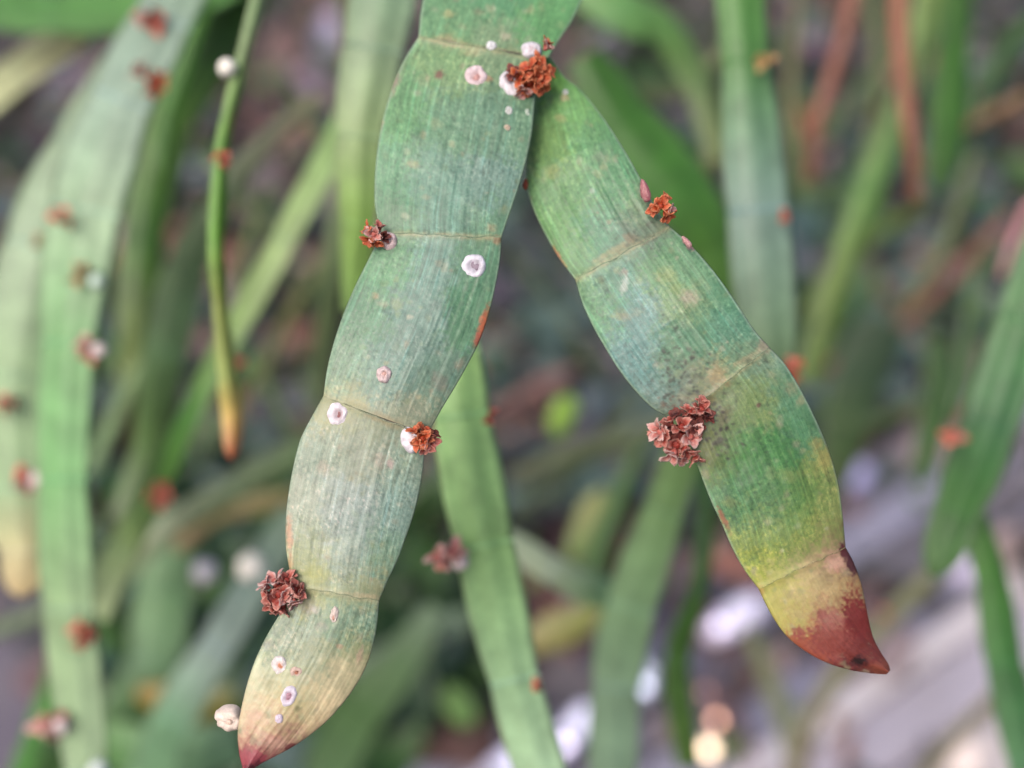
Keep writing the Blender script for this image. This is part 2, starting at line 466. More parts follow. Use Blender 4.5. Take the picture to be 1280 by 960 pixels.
RED, PINK, RUST = (190, 84, 66), (205, 135, 120), (160, 80, 50)
def blur_cluster(parent, px, py, d, rpx, kind='red'):
    r = random.Random(int(px * 7 + py)); d = d - 0.05
    pals = {'red': ('coral', 'rust', 'coral'), 'white': ('coral', 'pink', 'pink'), 'rust': ('rust', 'coral', 'dark'), 'pale': ('coral', 'pink', 'coral'), 'tan': ('tan', 'tan', 'tan')}[kind]
    for k in range(3 if rpx < 11 else 5):
        an = r.uniform(0, 6.3); q = r.uniform(.15, .75) * rpx
        flower(parent, px + q * math.cos(an) * (.7 if kind == 'white' else 1) - (rpx * .35 if kind == 'white' else 0), py + q * math.sin(an), d, rpx * r.uniform(.8, 1.25), pals[k % 3],
               (math.cos(an), -math.sin(an), r.uniform(.4, 1.2)), int(px) + k, 4, .7)
    if kind == 'white':
        me = lump_mesh("wax_blob", rpx * KPX * d * .68, alb((230, 212, 212), 1.2), alb((240, 220, 218), 1.3), 0.25, px, M_WAX, 2)
        link("wax_blob", me, parent, P(px + rpx * .45, py, d) - np.array(parent.location))

# ------------------------------------------------------------------ ribbon stems behind the focal plane
def ribbon_part(nodes, i, colour_a, colour_b, tilt, base, name="stem_segment"):
    """one internode between nodes i and i+1 of a smooth centre line; nodes: x, y, width px, depth"""
    full = catmull(nodes, 200)
    L = np.r_[0, np.cumsum(np.linalg.norm(np.diff(full[:, :2], axis=0), axis=1))]
    k0 = int(np.argmin(np.linalg.norm(full[:, :2] - np.array(nodes[i][:2]), axis=1)))
    k1 = int(np.argmin(np.linalg.norm(full[:, :2] - np.array(nodes[i + 1][:2]), axis=1)))
    seg = full[k0:k1 + 1]
    rows = 22; q = np.linspace(0, len(seg) - 1, rows)
    S = np.stack([np.interp(q, np.arange(len(seg)), seg[:, k]) for k in range(4)], 1)
    T = np.gradient(S[:, :2], axis=0); T /= np.linalg.norm(T, axis=1)[:, None] + 1e-9
    Nn = np.stack([T[:, 1], -T[:, 0]], 1)
    nf, nb = 9, 5
    sf = np.linspace(-1, 1, nf); sb = np.linspace(1, -1, nb + 2)[1:-1]
    vs, cs = [], []
    t = np.linspace(0, 1, rows)
    end_tip = nodes[i + 1][2] < 14
    for r in range(rows):
        sc = 0.88 + 0.12 * math.sin(math.pi * t[r]) ** 0.6
        if end_tip: sc = max(0.02, (1 - t[r] ** 3.2)) ** 0.6 * 1.0
        hw = S[r, 2] * 0.5 * sc if not end_tip else nodes[i][2] * 0.5 * 0.95 * sc
        d = S[r, 3]; th = min(0.07, hw * KPX * d * 0.5)
        for s, side in [(x, 1) for x in sf] + [(x, -1) for x in sb]:
            dd = d + tilt * s * hw * KPX * d - side * th * (1 - abs(s) ** 2.2) - (0.05 * math.cos(s * 5) if side > 0 else 0) * min(1, hw / 25) * sc
            vs.append(P(S[r, 0] + Nn[r, 0] * hw * s, S[r, 1] + Nn[r, 1] * hw * s, dd) - base)
            c = np.asarray(colour_a) * (1 - t[r]) + np.asarray(colour_b) * t[r]
            if abs(s) > 0.95: c = c * 0.7 + alb((180, 190, 165)) * 0.3
            cs.append(c)
    m = nf + nb; fs = []
    for r in range(rows - 1):
        for k in range(m):
            a0 = r * m + k; b0 = r * m + (k + 1) % m
            fs.append((a0, b0, b0 + m, a0 + m))
    return make_mesh(name, vs, fs, M_SOFT, np.array(cs))

WARM = np.array([1.05, 1.0, 0.86])
def bg_ribbon(label, nodes, cols, tilt=0.0, clusters=(), joints=True, bright=1.1, name="ribbon_stem", cat="stem", group="blurred ribbon stems of the plant behind"):
    nodes = [tuple(map(float, nd)) for nd in nodes]
    base = P(nodes[0][0], nodes[0][1], nodes[0][3])
    r = thing(name, label, cat, base, group)
    if len(cols) < len(nodes): cols = list(cols) + [cols[-1]] * (len(nodes) - len(cols))
    pn = "stem_segment" if name == "ribbon_stem" else "blade_section"
    for i in range(len(nodes) - 1):
        ca, cb = alb(cols[i], bright) * WARM, alb(cols[i + 1], bright) * WARM
        link(pn, ribbon_part(nodes, i, ca, cb, tilt, base, pn), r)
        if joints and 0 < i and nodes[i][2] > 30:
            x, y, wd, d = nodes[i]; full = catmull(nodes, 200)
            k = int(np.argmin(np.linalg.norm(full[:, :2] - np.array([x, y]), axis=1)))
            tg = full[min(k + 1, 199), :2] - full[max(k - 1, 0), :2]; tg /= np.linalg.norm(tg)
            nn = np.array([tg[1], -tg[0]]); vs = []; fs = []
            for q in range(9):
                s = -1 + q / 4; hw = wd * 0.5 * 0.88
                for e in range(6):
                    an = e / 6 * 2 * math.pi
                    o2 = tg * math.cos(an) * 3.0
                    th = min(0.07, hw * KPX * d * 0.5)
                    dd = d + tilt * s * hw * KPX * d + math.sin(an) * 0.02 - th * (1 - abs(s) ** 2.2) - 0.05 * math.cos(s * 5) * min(1, hw / 25) * 0.88
                    vs.append(P(x + nn[0] * hw * s + o2[0], y + nn[1] * hw * s + o2[1], dd) - base)
            for q in range(8):
                for e in range(6): fs.append((q * 6 + e, q * 6 + (e + 1) % 6, q * 6 + 6 + (e + 1) % 6, q * 6 + 6 + e))
            link("joint", make_mesh("joint", vs, fs, M_SOFT, np.tile(alb(cols[i], bright) * 1.12, (len(vs), 1))), r)
    for c in clusters: blur_cluster(r, *c)
    return r

PG = (165, 200, 170); PT = (160, 190, 175)      # pale green, pale teal
bg_ribbon("largest pale ribbon stem at left, bending from the top edge to the bottom edge",
          [(250, -70, 70, 20.6), (205, 20, 80, 20.2), (152, 125, 86, 19.8), (106, 262, 100, 19.4), (84, 430, 76, 19.2), (78, 600, 68, 19.2), (86, 762, 72, 19.3), (108, 965, 58, 19.6), (120, 1080, 40, 20)],
          [(130, 165, 135), (145, 175, 165), (150, 180, 170), (160, 195, 165), (125, 180, 125), (125, 185, 125), (150, 185, 145), (160, 190, 160)], -0.12,
          [(186, 18, 19.9, 16, 'pale'), (182, 100, 19.4, 17, 'rust'), (76, 272, 19.0, 10, 'red'), (100, 340, 19.0, 11, 'tan'), (117, 438, 18.9, 14, 'white'), (103, 790, 19.0, 15, 'red'), (68, 908, 19.2, 16, 'white')])
bg_ribbon("pale ribbon stem at far left whose cream tip ends above the dark boards",
          [(172, 50, 50, 21.5), (104, 186, 88, 21), (52, 310, 104, 20.6), (16, 470, 104, 20.4), (16, 610, 86, 20.2), (28, 690, 62, 20.2), (26, 746, 6, 20.2)],
          [(140, 170, 145), (145, 175, 150), (155, 185, 160), (150, 185, 145), (155, 190, 150), (205, 200, 160), (200, 180, 140)], 0.1,
          [(8, 508, 20.0, 12, 'red'), (40, 600, 19.8, 15, 'white'), (44, 300, 20.2, 7, 'tan')])
bg_ribbon("broad green stem lying sideways across the top left corner",
          [(-90, 0, 56, 24), (60, 16, 58, 25), (190, 8, 60, 26), (290, -30, 60, 27)], [(90, 145, 80), (98, 158, 85), (105, 165, 90)], 0.3)
bg_ribbon("cream coloured stem end slanting below the green one in the top left corner",
          [(-70, 160, 50, 26), (20, 92, 50, 26), (92, 42, 44, 26), (118, 24, 6, 26)], [(175, 190, 150), (195, 205, 160), (215, 215, 165), (200, 210, 160)], 0.1)
bg_ribbon("dark green broad stem between the pale left one and the thin upright one",
          [(330, -70, 70, 27), (268, 40, 92, 28), (205, 170, 60, 28), (178, 300, 58, 28), (172, 430, 52, 28), (180, 560, 40, 29)],
          [(45, 95, 20), (50, 98, 22), (85, 130, 50), (60, 110, 35), (100, 125, 60), (120, 110, 60)], 0.35)
bg_ribbon("thin edge-on stem with a white scale near the top and an orange tip",
          [(338, -60, 20, 16.8), (306, 62, 19, 16.6), (284, 150, 18, 16.5), (276, 200, 20, 16.5), (270, 300, 22, 16.5), (274, 375, 20, 16.6), (284, 470, 26, 16.8), (290, 520, 28, 17), (290, 574, 6, 17)],
          [(130, 170, 120), (140, 170, 120), (110, 160, 60), (100, 165, 45), (105, 165, 50), (140, 160, 70), (165, 185, 110), (225, 195, 120), (190, 95, 70)], 0.6,
          [(278, 198, 16.3, 9, 'red')])
bg_ribbon("green strip falling left of the thin upright stem, narrow pale top",
          [(400, 122, 20, 24), (345, 165, 24, 24), (288, 235, 38, 24), (232, 335, 56, 24), (206, 440, 58, 24), (184, 560, 40, 25), (150, 650, 30, 25)],
          [(140, 145, 115), (150, 155, 130), (120, 140, 105), (115, 150, 100), (130, 175, 120), (105, 145, 80), (110, 130, 100)], 0.15)
bg_ribbon("long diagonal stem crossing behind with two red flower clusters",
          [(470, 60, 34, 22), (425, 165, 36, 21.5), (355, 300, 36, 21), (290, 418, 34, 21), (236, 520, 30, 21), (195, 612, 34, 21.4), (150, 690, 44, 22), (115, 770, 50, 22)],
          [(150, 185, 125), (140, 180, 115), (155, 185, 130), (130, 165, 100), (60, 125, 25), (90, 140, 60), (145, 175, 120), (150, 175, 130)], -0.35,
          [(292, 445, 20.6, 13, 'pale'), (194, 616, 20.6, 13, 'red')])
bg_ribbon("wide pale stem directly behind the left edge of the sharp stem at the top",
          [(492, -70, 88, 17.6), (468, 60, 84, 17.4), (450, 170, 66, 17.4), (448, 280, 48, 17.8), (440, 390, 26, 18.4)],
          [(135, 175, 150), (140, 170, 140), (155, 185, 135), (145, 190, 100), (120, 160, 90)], 0.15)
bg_ribbon("slender dark green upright stem beside the lilac fallen leaf at the top",
          [(426, -60, 13, 24), (430, 90, 14, 24), (432, 210, 24, 24.5), (416, 340, 28, 25), (402, 470, 24, 26), (398, 560, 18, 26)],
          [(90, 110, 75), (110, 95, 60), (125, 150, 105), (105, 130, 90), (100, 120, 80)], 0.2, [(444, 70, 23.6, 11, 'pale')])
bg_ribbon("grey green stem slanting down left below the orange tip",
          [(470, 520, 40, 27), (380, 566, 42, 27), (290, 612, 38, 27), (200, 668, 34, 27), (120, 740, 40, 27)],
          [(110, 145, 90), (110, 145, 95), (125, 150, 115), (140, 155, 130), (150, 175, 135)], 0.2)
bg_ribbon("dull yellow stem end lying just under the grey green slanting stem",
          [(430, 622, 22, 30), (350, 626, 28, 30), (270, 642, 28, 30), (215, 690, 6, 30)], [(140, 130, 100), (165, 155, 105), (160, 150, 110), (140, 110, 80)], 0.2)
bg_ribbon("bluish pale stem leaning behind the lowest joint of the sharp left stem",
          [(372, 640, 44, 25), (322, 720, 50, 25), (270, 810, 52, 25), (215, 900, 60, 25), (180, 1000, 60, 26)],
          [(120, 150, 130), (135, 165, 160), (140, 165, 165), (110, 155, 125), (120, 165, 130)], -0.25)
bg_ribbon("mid green stem standing in the lower left with a brown patch beside it",
          [(212, 640, 46, 30), (204, 740, 78, 30), (190, 830, 70, 30), (140, 930, 62, 30), (110, 1030, 60, 30)],
          [(110, 145, 115), (105, 150, 105), (110, 150, 115), (85, 140, 70), (60, 120, 40)], 0.1)
bg_ribbon("ochre withered stem end low at left among the green ones",
          [(170, 866, 20, 29), (215, 876, 50, 29), (262, 880, 46, 29), (300, 868, 6, 29)], [(150, 130, 55), (150, 125, 40), (125, 120, 45), (80, 100, 40)], 0.0)
bg_ribbon("deep green stem curving to the bottom edge right of the sharp left tip",
          [(545, 760, 34, 32), (500, 830, 56, 32), (450, 890, 70, 32), (400, 980, 70, 32)], [(110, 140, 115), (80, 120, 70), (60, 110, 35), (70, 115, 60)], -0.2)
bg_ribbon("green stem low in front of the lower left dark boards",
          [(300, 930, 60, 28), (200, 945, 70, 28), (110, 930, 58, 28), (40, 990, 60, 28)], [(110, 155, 125), (115, 160, 120), (90, 145, 75), (80, 130, 50)], 0.2)
bg_ribbon("bright green stem hanging between the two sharp stems, jointed and nearly in focus",
          [(560, 330, 50, 15.9), (572, 440, 62, 15.7), (577, 520, 78, 15.6), (606, 682, 80, 15.7), (643, 850, 70, 16.2), (686, 1000, 66, 16.8), (710, 1090, 60, 17.2)],
          [(135, 180, 115), (148, 190, 125), (142, 188, 126), (134, 178, 118), (142, 180, 145), (150, 182, 158), (140, 175, 145)], 0.12,
          [(612, 519, 15.3, 9, 'red'), (566, 702, 15.4, 17, 'white'), (674, 857, 15.9, 9, 'rust')], bright=1.6)
bg_ribbon("pale grey green stem emerging right of the bright hanging one",
          [(628, 672, 36, 22), (690, 712, 40, 22), (755, 742, 44, 22.5), (815, 742, 30, 23)], [(150, 170, 150), (165, 185, 165), (110, 155, 115), (95, 140, 95)], 0.2)
bg_ribbon("soft pale stem falling to the bottom edge left of the bright glints",
          [(868, 520, 40, 20), (828, 640, 56, 20.5), (788, 760, 68, 21), (770, 860, 66, 21.5), (765, 1000, 62, 22)],
          [(100, 140, 70), (115, 155, 100), (125, 165, 125), (130, 165, 140), (130, 165, 145)], -0.15)
bg_ribbon("narrow dark green stem right beside the soft pale falling one",
          [(872, 560, 22, 24), (884, 650, 24, 24), (872, 740, 24, 24), (846, 830, 36, 25), (862, 960, 34, 26)],
          [(60, 115, 40), (55, 105, 35), (60, 110, 45), (80, 125, 60), (85, 120, 55)], 0.3)
bg_ribbon("faint olive stem crossing level between the bright hanging stem and the red cluster",
          [(880, 508, 30, 34), (790, 548, 30, 34), (715, 566, 30, 34), (640, 604, 28, 34)], [(95, 112, 75), (98, 114, 82), (95, 110, 80), (85, 95, 75)], 0.2)
bg_ribbon("long right hand stem, bright green above and pale teal below",
          [(918, -80, 66, 18.4), (932, 75, 66, 18.2), (948, 262, 86, 18.0), (964, 452, 72, 18.2), (975, 560, 50, 18.6)],
          [(80, 135, 60), (82, 138, 70), (132, 165, 160), (118, 152, 115), (105, 140, 105)], 0.1,
          [(958, 74, 17.9, 10, 'tan'), (978, 268, 17.7, 10, 'red'), (994, 462, 17.9, 11, 'red')])
bg_ribbon("arched green stem filling the gap above the right hand sharp stem",
          [(700, -50, 60, 26), (775, 12, 62, 26), (832, 40, 46, 26.5), (872, 110, 38, 27), (900, 200, 30, 27)],
          [(105, 160, 90), (105, 160, 95), (95, 145, 75), (105, 135, 85), (110, 130, 70)], 0.1)
bg_ribbon("dark green stem curving down past the dark gap right of the sharp stem",
          [(730, 70, 50, 23), (778, 150, 84, 23), (850, 240, 92, 23), (900, 320, 60, 23.5), (935, 400, 50, 24)],
          [(55, 105, 25), (60, 115, 35), (70, 130, 45), (80, 130, 45), (75, 120, 50)], 0.25)
bg_ribbon("slender olive stem running down beside the long right hand stem",
          [(842, 60, 22, 30), (895, 150, 24, 30), (880, 220, 20, 30), (856, 300, 22, 30)], [(115, 125, 90), (110, 135, 90), (115, 125, 60), (95, 110, 50)], 0.1)
bg_ribbon("light green stem sweeping down left from the top right corner",
          [(1165, -20, 40, 30), (1130, 120, 34, 30), (1088, 235, 38, 30), (1048, 345, 34, 30), (1008, 480, 36, 30)],
          [(110, 140, 70), (115, 150, 90), (100, 150, 75), (110, 140, 65), (100, 130, 60)], 0.1)
bg_ribbon("dark green upright stem at right just beyond the light sweeping one",
          [(1195, -40, 44, 32), (1190, 70, 48, 32), (1182, 170, 50, 32), (1172, 240, 6, 32)], [(60, 105, 30), (60, 115, 28), (60, 112, 30), (55, 95, 30)], 0.2)
bg_ribbon("broad green stem entering from the right edge and ending over the grey boards",
          [(1325, 250, 60, 19.5), (1278, 400, 72, 19.5), (1238, 530, 78, 19.5), (1196, 640, 64, 20), (1166, 722, 10, 20)],
          [(80, 125, 85), (78, 130, 80), (60, 115, 70), (60, 110, 50), (65, 105, 50)], -0.3, [(1197, 540, 19.2, 13, 'pale')])
bg_ribbon("green stem hanging along the lower right edge",
          [(1205, 610, 30, 21), (1238, 720, 44, 21), (1256, 830, 52, 21), (1284, 950, 56, 21), (1300, 1060, 50, 21)],
          [(80, 120, 60), (70, 125, 50), (62, 115, 60), (75, 125, 85)], 0.2)
bg_ribbon("small green stem end hanging in the dark area right of the sharp stem",
          [(1172, 420, 40, 36), (1176, 480, 44, 36), (1160, 560, 34, 36), (1150, 610, 6, 36)], [(70, 100, 60), (72, 110, 60), (65, 105, 45)], 0.2)
bg_ribbon("shadowy green stem leaning behind the right hand sharp stem",
          [(1110, 400, 60, 40), (1075, 470, 76, 40), (1050, 560, 60, 40), (1030, 640, 30, 40)], [(60, 85, 60), (62, 90, 62), (70, 100, 50), (80, 90, 55)], 0.1)
bg_ribbon("thin olive stem crossing the pale boards from the right, under the red brown tip",
          [(1215, 655, 22, 34), (1150, 735, 26, 34), (1075, 810, 26, 34), (1010, 905, 26, 34), (985, 1010, 26, 34)],
          [(120, 125, 95), (130, 135, 105), (135, 140, 115), (135, 130, 110)], 0.1, [(1102, 760, 33.6, 8, 'pale')])
bg_ribbon("thin olive stem rising from the bottom edge left of the one crossing the paving",
          [(1010, 1010, 22, 36), (982, 910, 24, 36), (955, 830, 22, 36), (930, 780, 6, 36)], [(130, 140, 115), (130, 140, 120), (125, 135, 105)], 0.1)
bg_ribbon("thin brownish green stem across the lower right corner of the boards",
          [(1275, 840, 16, 34), (1225, 888, 18, 34), (1165, 955, 20, 34), (1130, 1010, 20, 34)], [(125, 120, 100), (125, 120, 95), (120, 118, 95)], 0.1)
bg_ribbon("tiny yellow green stem end glowing between the two sharp stems",
          [(716, 496, 14, 30), (704, 515, 34, 30), (694, 545, 6, 30)], [(130, 175, 50), (140, 190, 50), (110, 150, 40)], 0, joints=False)
bg_ribbon("small olive yellow stem end above the pale falling stem",
          [(752, 612, 12, 32), (742, 640, 40, 32), (715, 705, 6, 32)], [(140, 155, 90), (150, 160, 100), (90, 130, 60)], 0, joints=False)
bg_ribbon("yellowish withered stem end over the violet boards at bottom centre",
          [(752, 764, 16, 30), (712, 782, 48, 30), (668, 800, 40, 30), (640, 812, 6, 30)], [(135, 150, 65), (140, 145, 80), (150, 145, 95)], 0, joints=False)
bg_ribbon("small green stem end under the pink glints",
          [(560, 855, 12, 34), (570, 878, 40, 34), (590, 905, 6, 34)], [(90, 130, 65), (105, 150, 80)], 0, joints=False)

bg_ribbon("thin green stem crossing the dark boards at the left edge", [(-40, 800, 18, 30), (10, 782, 20, 30), (60, 762, 18, 30), (110, 735, 14, 30)], [(95, 118, 88), (98, 120, 92)], 0.1)
bg_ribbon("dark green narrow stem in the very bottom left corner", [(10, 1010, 26, 27), (45, 920, 34, 27), (66, 850, 24, 27), (72, 800, 6, 27)], [(55, 120, 35), (60, 125, 40)], 0.1)
bg_ribbon("grey green stem slanting behind the lowest part of the sharp left stem", [(440, 846, 30, 33), (510, 806, 34, 33), (580, 770, 28, 33)], [(115, 145, 125), (130, 160, 140)], 0.1)
bg_ribbon("short olive stem joining the long diagonal from the upper left", [(262, 196, 18, 27), (310, 250, 20, 27), (345, 300, 16, 27)], [(110, 130, 85), (115, 135, 90)], 0.1)
bg_ribbon("thin yellowish stem under the long diagonal at mid height", [(420, 300, 12, 30), (370, 380, 16, 30), (340, 440, 14, 30), (300, 520, 12, 30)], [(115, 130, 75), (130, 140, 80), (120, 125, 80)], 0.1)
bg_ribbon("thin green stem falling along the dark gap at far left centre", [(150, 440, 20, 31), (166, 520, 24, 31), (180, 600, 20, 31), (176, 680, 14, 31)], [(95, 130, 90), (105, 140, 95)], 0.1)
bg_ribbon("pale thin stem curving low between the dark leaf and the thin upright stem", [(240, 130, 14, 29), (222, 215, 16, 29), (196, 300, 16, 29), (160, 390, 14, 29)], [(120, 140, 110), (110, 135, 95)], 0.1)
bg_ribbon("olive stem rising from behind the sharp left stem toward the lilac leaf", [(460, 250, 12, 31), (420, 190, 14, 31), (385, 150, 14, 31), (352, 88, 10, 31)], [(100, 120, 75), (110, 125, 85)], 0.1)
bg_ribbon("faint dark green stem crossing under the reddish twigs", [(1000, 190, 20, 38), (1050, 150, 22, 38), (1100, 85, 20, 38), (1150, 40, 16, 38)], [(70, 95, 60), (75, 100, 66)], 0.1)
bg_ribbon("thin green stem slanting down left from the pinkish leaf at the right", [(1170, 250, 14, 36), (1110, 285, 18, 36), (1050, 330, 18, 36), (1005, 395, 14, 36)], [(100, 125, 70), (108, 135, 70)], 0.1)
bg_ribbon("thin deep green stem in the upper right corner", [(1295, 20, 22, 34), (1255, 70, 26, 34), (1225, 130, 22, 34), (1212, 190, 12, 34)], [(50, 95, 40), (48, 90, 38)], 0.1)
bg_ribbon("narrow green stem standing right of the small green stem end", [(1225, 330, 16, 34), (1212, 400, 20, 34), (1206, 470, 20, 34), (1190, 530, 12, 34)], [(72, 110, 60), (65, 105, 55)], 0.1)
bg_ribbon("faint green stem below the terracotta fallen leaf in the middle gap", [(640, 640, 14, 36), (690, 610, 20, 36), (745, 560, 20, 36), (800, 500, 14, 36)], [(75, 98, 66), (82, 104, 72)], 0.1)
bg_ribbon("dark green stem low in the middle gap left of the soft pale falling stem", [(800, 560, 20, 31), (770, 630, 26, 31), (745, 700, 26, 31), (735, 780, 12, 31)], [(60, 105, 45), (64, 110, 50)], 0.1)

for lb, nd, cl in [
    ("bright green thin stem in the dark gap left of the white ball near the top", [(262, -40, 26, 24), (235, 60, 28, 24), (208, 150, 22, 24), (200, 220, 12, 24)], [(85, 145, 50), (75, 135, 45)]),
    ("short green stem between the thin upright stem and the long diagonal", [(335, 235, 14, 28), (306, 320, 16, 28), (296, 400, 12, 28)], [(105, 135, 80), (95, 125, 70)]),
    ("pale short stem rising to the right above the deep green crossing stem", [(112, 590, 18, 28), (158, 490, 20, 28), (205, 395, 16, 28)], [(120, 155, 115), (115, 145, 100)]),
    ("thin green stem running down right toward the sharp left stem at mid height", [(315, 440, 12, 30), (372, 545, 16, 30), (452, 620, 12, 30)], [(95, 130, 70), (100, 125, 80)]),
    ("thin brownish green stem just right of the long right hand stem", [(1002, -20, 14, 33), (990, 110, 15, 33), (1004, 250, 12, 33)], [(105, 105, 75), (110, 115, 70)]),
    ("thin olive stem between the two leaning red twigs", [(1090, -20, 14, 33), (1100, 110, 16, 33), (1072, 230, 12, 33)], [(95, 115, 65), (100, 120, 62)]),
    ("thin olive stem falling from the grey violet leaf to the reddish twig", [(1222, 190, 16, 33), (1180, 310, 18, 33), (1125, 395, 12, 33)], [(90, 112, 60), (95, 110, 65)]),
    ("thin tan stem slanting through the upper right growth", [(1285, 118, 14, 33), (1205, 162, 15, 33), (1138, 225, 12, 33)], [(150, 118, 88), (130, 105, 80)]),
    ("faint green stem arching low in the dark right hand growth", [(1015, 500, 14, 35), (1085, 528, 16, 35), (1165, 492, 12, 35)], [(80, 112, 62), (75, 100, 60)]),
    ("thin olive stem bridging the arched green stem and the long right hand stem", [(762, 108, 14, 29), (845, 112, 18, 29), (908, 60, 14, 29)], [(105, 128, 80), (112, 128, 85)]),
    ("hair thin olive stem crossing the teal growth between the sharp stems", [(640, 310, 9, 33), (702, 395, 11, 33), (752, 482, 9, 33)], [(95, 118, 80), (98, 112, 80)]),
    ("thin yellowish stem low behind the yellow withered tip", [(655, 735, 12, 33), (720, 690, 14, 33), (790, 640, 12, 33)], [(125, 130, 80), (105, 125, 70)])]:
    bg_ribbon(lb, nd, cl, 0.15)

# reddish dry stems at upper right
def twig(label, pts, color, group="reddish dry twigs at the upper right"):
    base = P(pts[0][0], pts[0][1], pts[0][3])
    full = catmull([tuple(map(float, p)) for p in pts], 40); vs, fs = [], []
    c = []
    for r, (x, y, wd, d) in enumerate(full):
        tg = full[min(r + 1, 39), :2] - full[max(r - 1, 0), :2]; tg /= np.linalg.norm(tg)
        nn = np.array([tg[1], -tg[0]]); rad = wd * 0.5 * (1 + 0.12 * math.sin(r * 1.7)); 
        for e in range(8):
            an = e / 8 * 2 * math.pi
            vs.append(P(x + nn[0] * rad * math.cos(an), y + nn[1] * rad * math.cos(an), d - math.sin(an) * rad * KPX * d) - base)
            c.append(alb(color) * random.uniform(0.8, 1.2))
    for r in range(39):
        for e in range(8): fs.append((r * 8 + e, r * 8 + (e + 1) % 8, r * 8 + 8 + (e + 1) % 8, r * 8 + 8 + e))
    fs.append(tuple(range(7, -1, -1))); fs.append(tuple(range(39 * 8, 40 * 8)))
    o = link("dry_twig", make_mesh("dry_twig", vs, fs, M_WOODY, np.array(c)), None, base)
    tag(o, label, "twig", group)
twig("reddish twig leaning left from the top edge, right of the long green stem", [(1075, -40, 17, 29), (1048, 70, 18, 29), (1022, 150, 18, 29), (1012, 230, 13, 30)], (158, 106, 88))
twig("thickest reddish twig, straight up to the top edge beside the light green sweep", [(1122, -50, 25, 26), (1126, 60, 25, 26), (1138, 170, 20, 26), (1146, 250, 17, 27)], (160, 108, 84))
twig("reddish twig lying aslant below the grey patch at the right", [(1262, 270, 17, 42), (1190, 345, 17, 42), (1120, 410, 16, 42), (1050, 450, 14, 42), (990, 478, 13, 43)], (150, 98, 80))
twig("short pink twig at the right edge pointing into the picture", [(1290, 250, 12, 26), (1268, 300, 13, 26), (1250, 345, 8, 26)], (205, 150, 155))
twig("short rusty twig beside the pale teal stretch of the long stem", [(1000, 130, 10, 40), (1010, 170, 13, 40), (1022, 215, 8, 40)], (150, 85, 62))
twig("faint pinkish twig in the gap between the sharp stems", [(615, 515, 9, 44), (655, 492, 13, 44), (690, 474, 16, 44), (720, 462, 8, 44)], (165, 120, 112), "pinkish twigs low behind")

# fallen leaves that stand out of the litter
def fallen_leaf(label, px, py, lpx, wpx, ang, color, z=2.0):
    c = G(px, py, z); d = float(np.dot(c - CAM, FWD))
    out = ([], [], []); random.seed(int(px + py))
    L, W = lpx * KPX * d, wpx * KPX * d
    n, m = 10, 6
    ca, sa = math.cos(math.radians(ang)), math.sin(math.radians(ang))
    vs, fs, cs = [], [], []
    for side in (0, 1):
        for j in range(n + 1):
            t = j / n
            for i in range(m + 1):
                s = -1 + 2 * i / m; wd = W * 0.5 * (math.sin(math.pi * (0.03 + 0.94 * t)) ** 0.7)
                u, v = (t - 0.5) * L, s * wd
                h = abs(v) * 0.3 + 0.18 * mnoise.noise(Vector((u, v, px))) * L * 0.3 - side * 0.06
                p = RGT * (u * ca - v * sa) + UPV * (u * sa + v * ca) - FWD * h
                vs.append(p); cs.append(alb(color) * (1 + 0.25 * mnoise.noise(Vector((u * .8, v * .8, py)))))
    K = (n + 1) * (m + 1)
    for j in range(n):
        for i in range(m):
            k = j * (m + 1) + i
            fs.append((k, k + 1, k + m + 2, k + m + 1)); fs.append((K + k, K + k + m + 1, K + k + m + 2, K + k + 1))
    rim = [i for i in range(m + 1)] + [j * (m + 1) + m for j in range(1, n + 1)] + [n * (m + 1) + i for i in range(m - 1, -1, -1)] + [j * (m + 1) for j in range(n - 1, 0, -1)]
    for a0, b0 in zip(rim, rim[1:] + rim[:1]): fs.append((a0, K + a0, K + b0, b0))
    o = link("fallen_leaf", make_mesh("fallen_leaf", vs, fs, M_LITTER, np.array(cs)), None, c)
    tag(o, label, "leaf", "fallen leaves showing out of the litter")
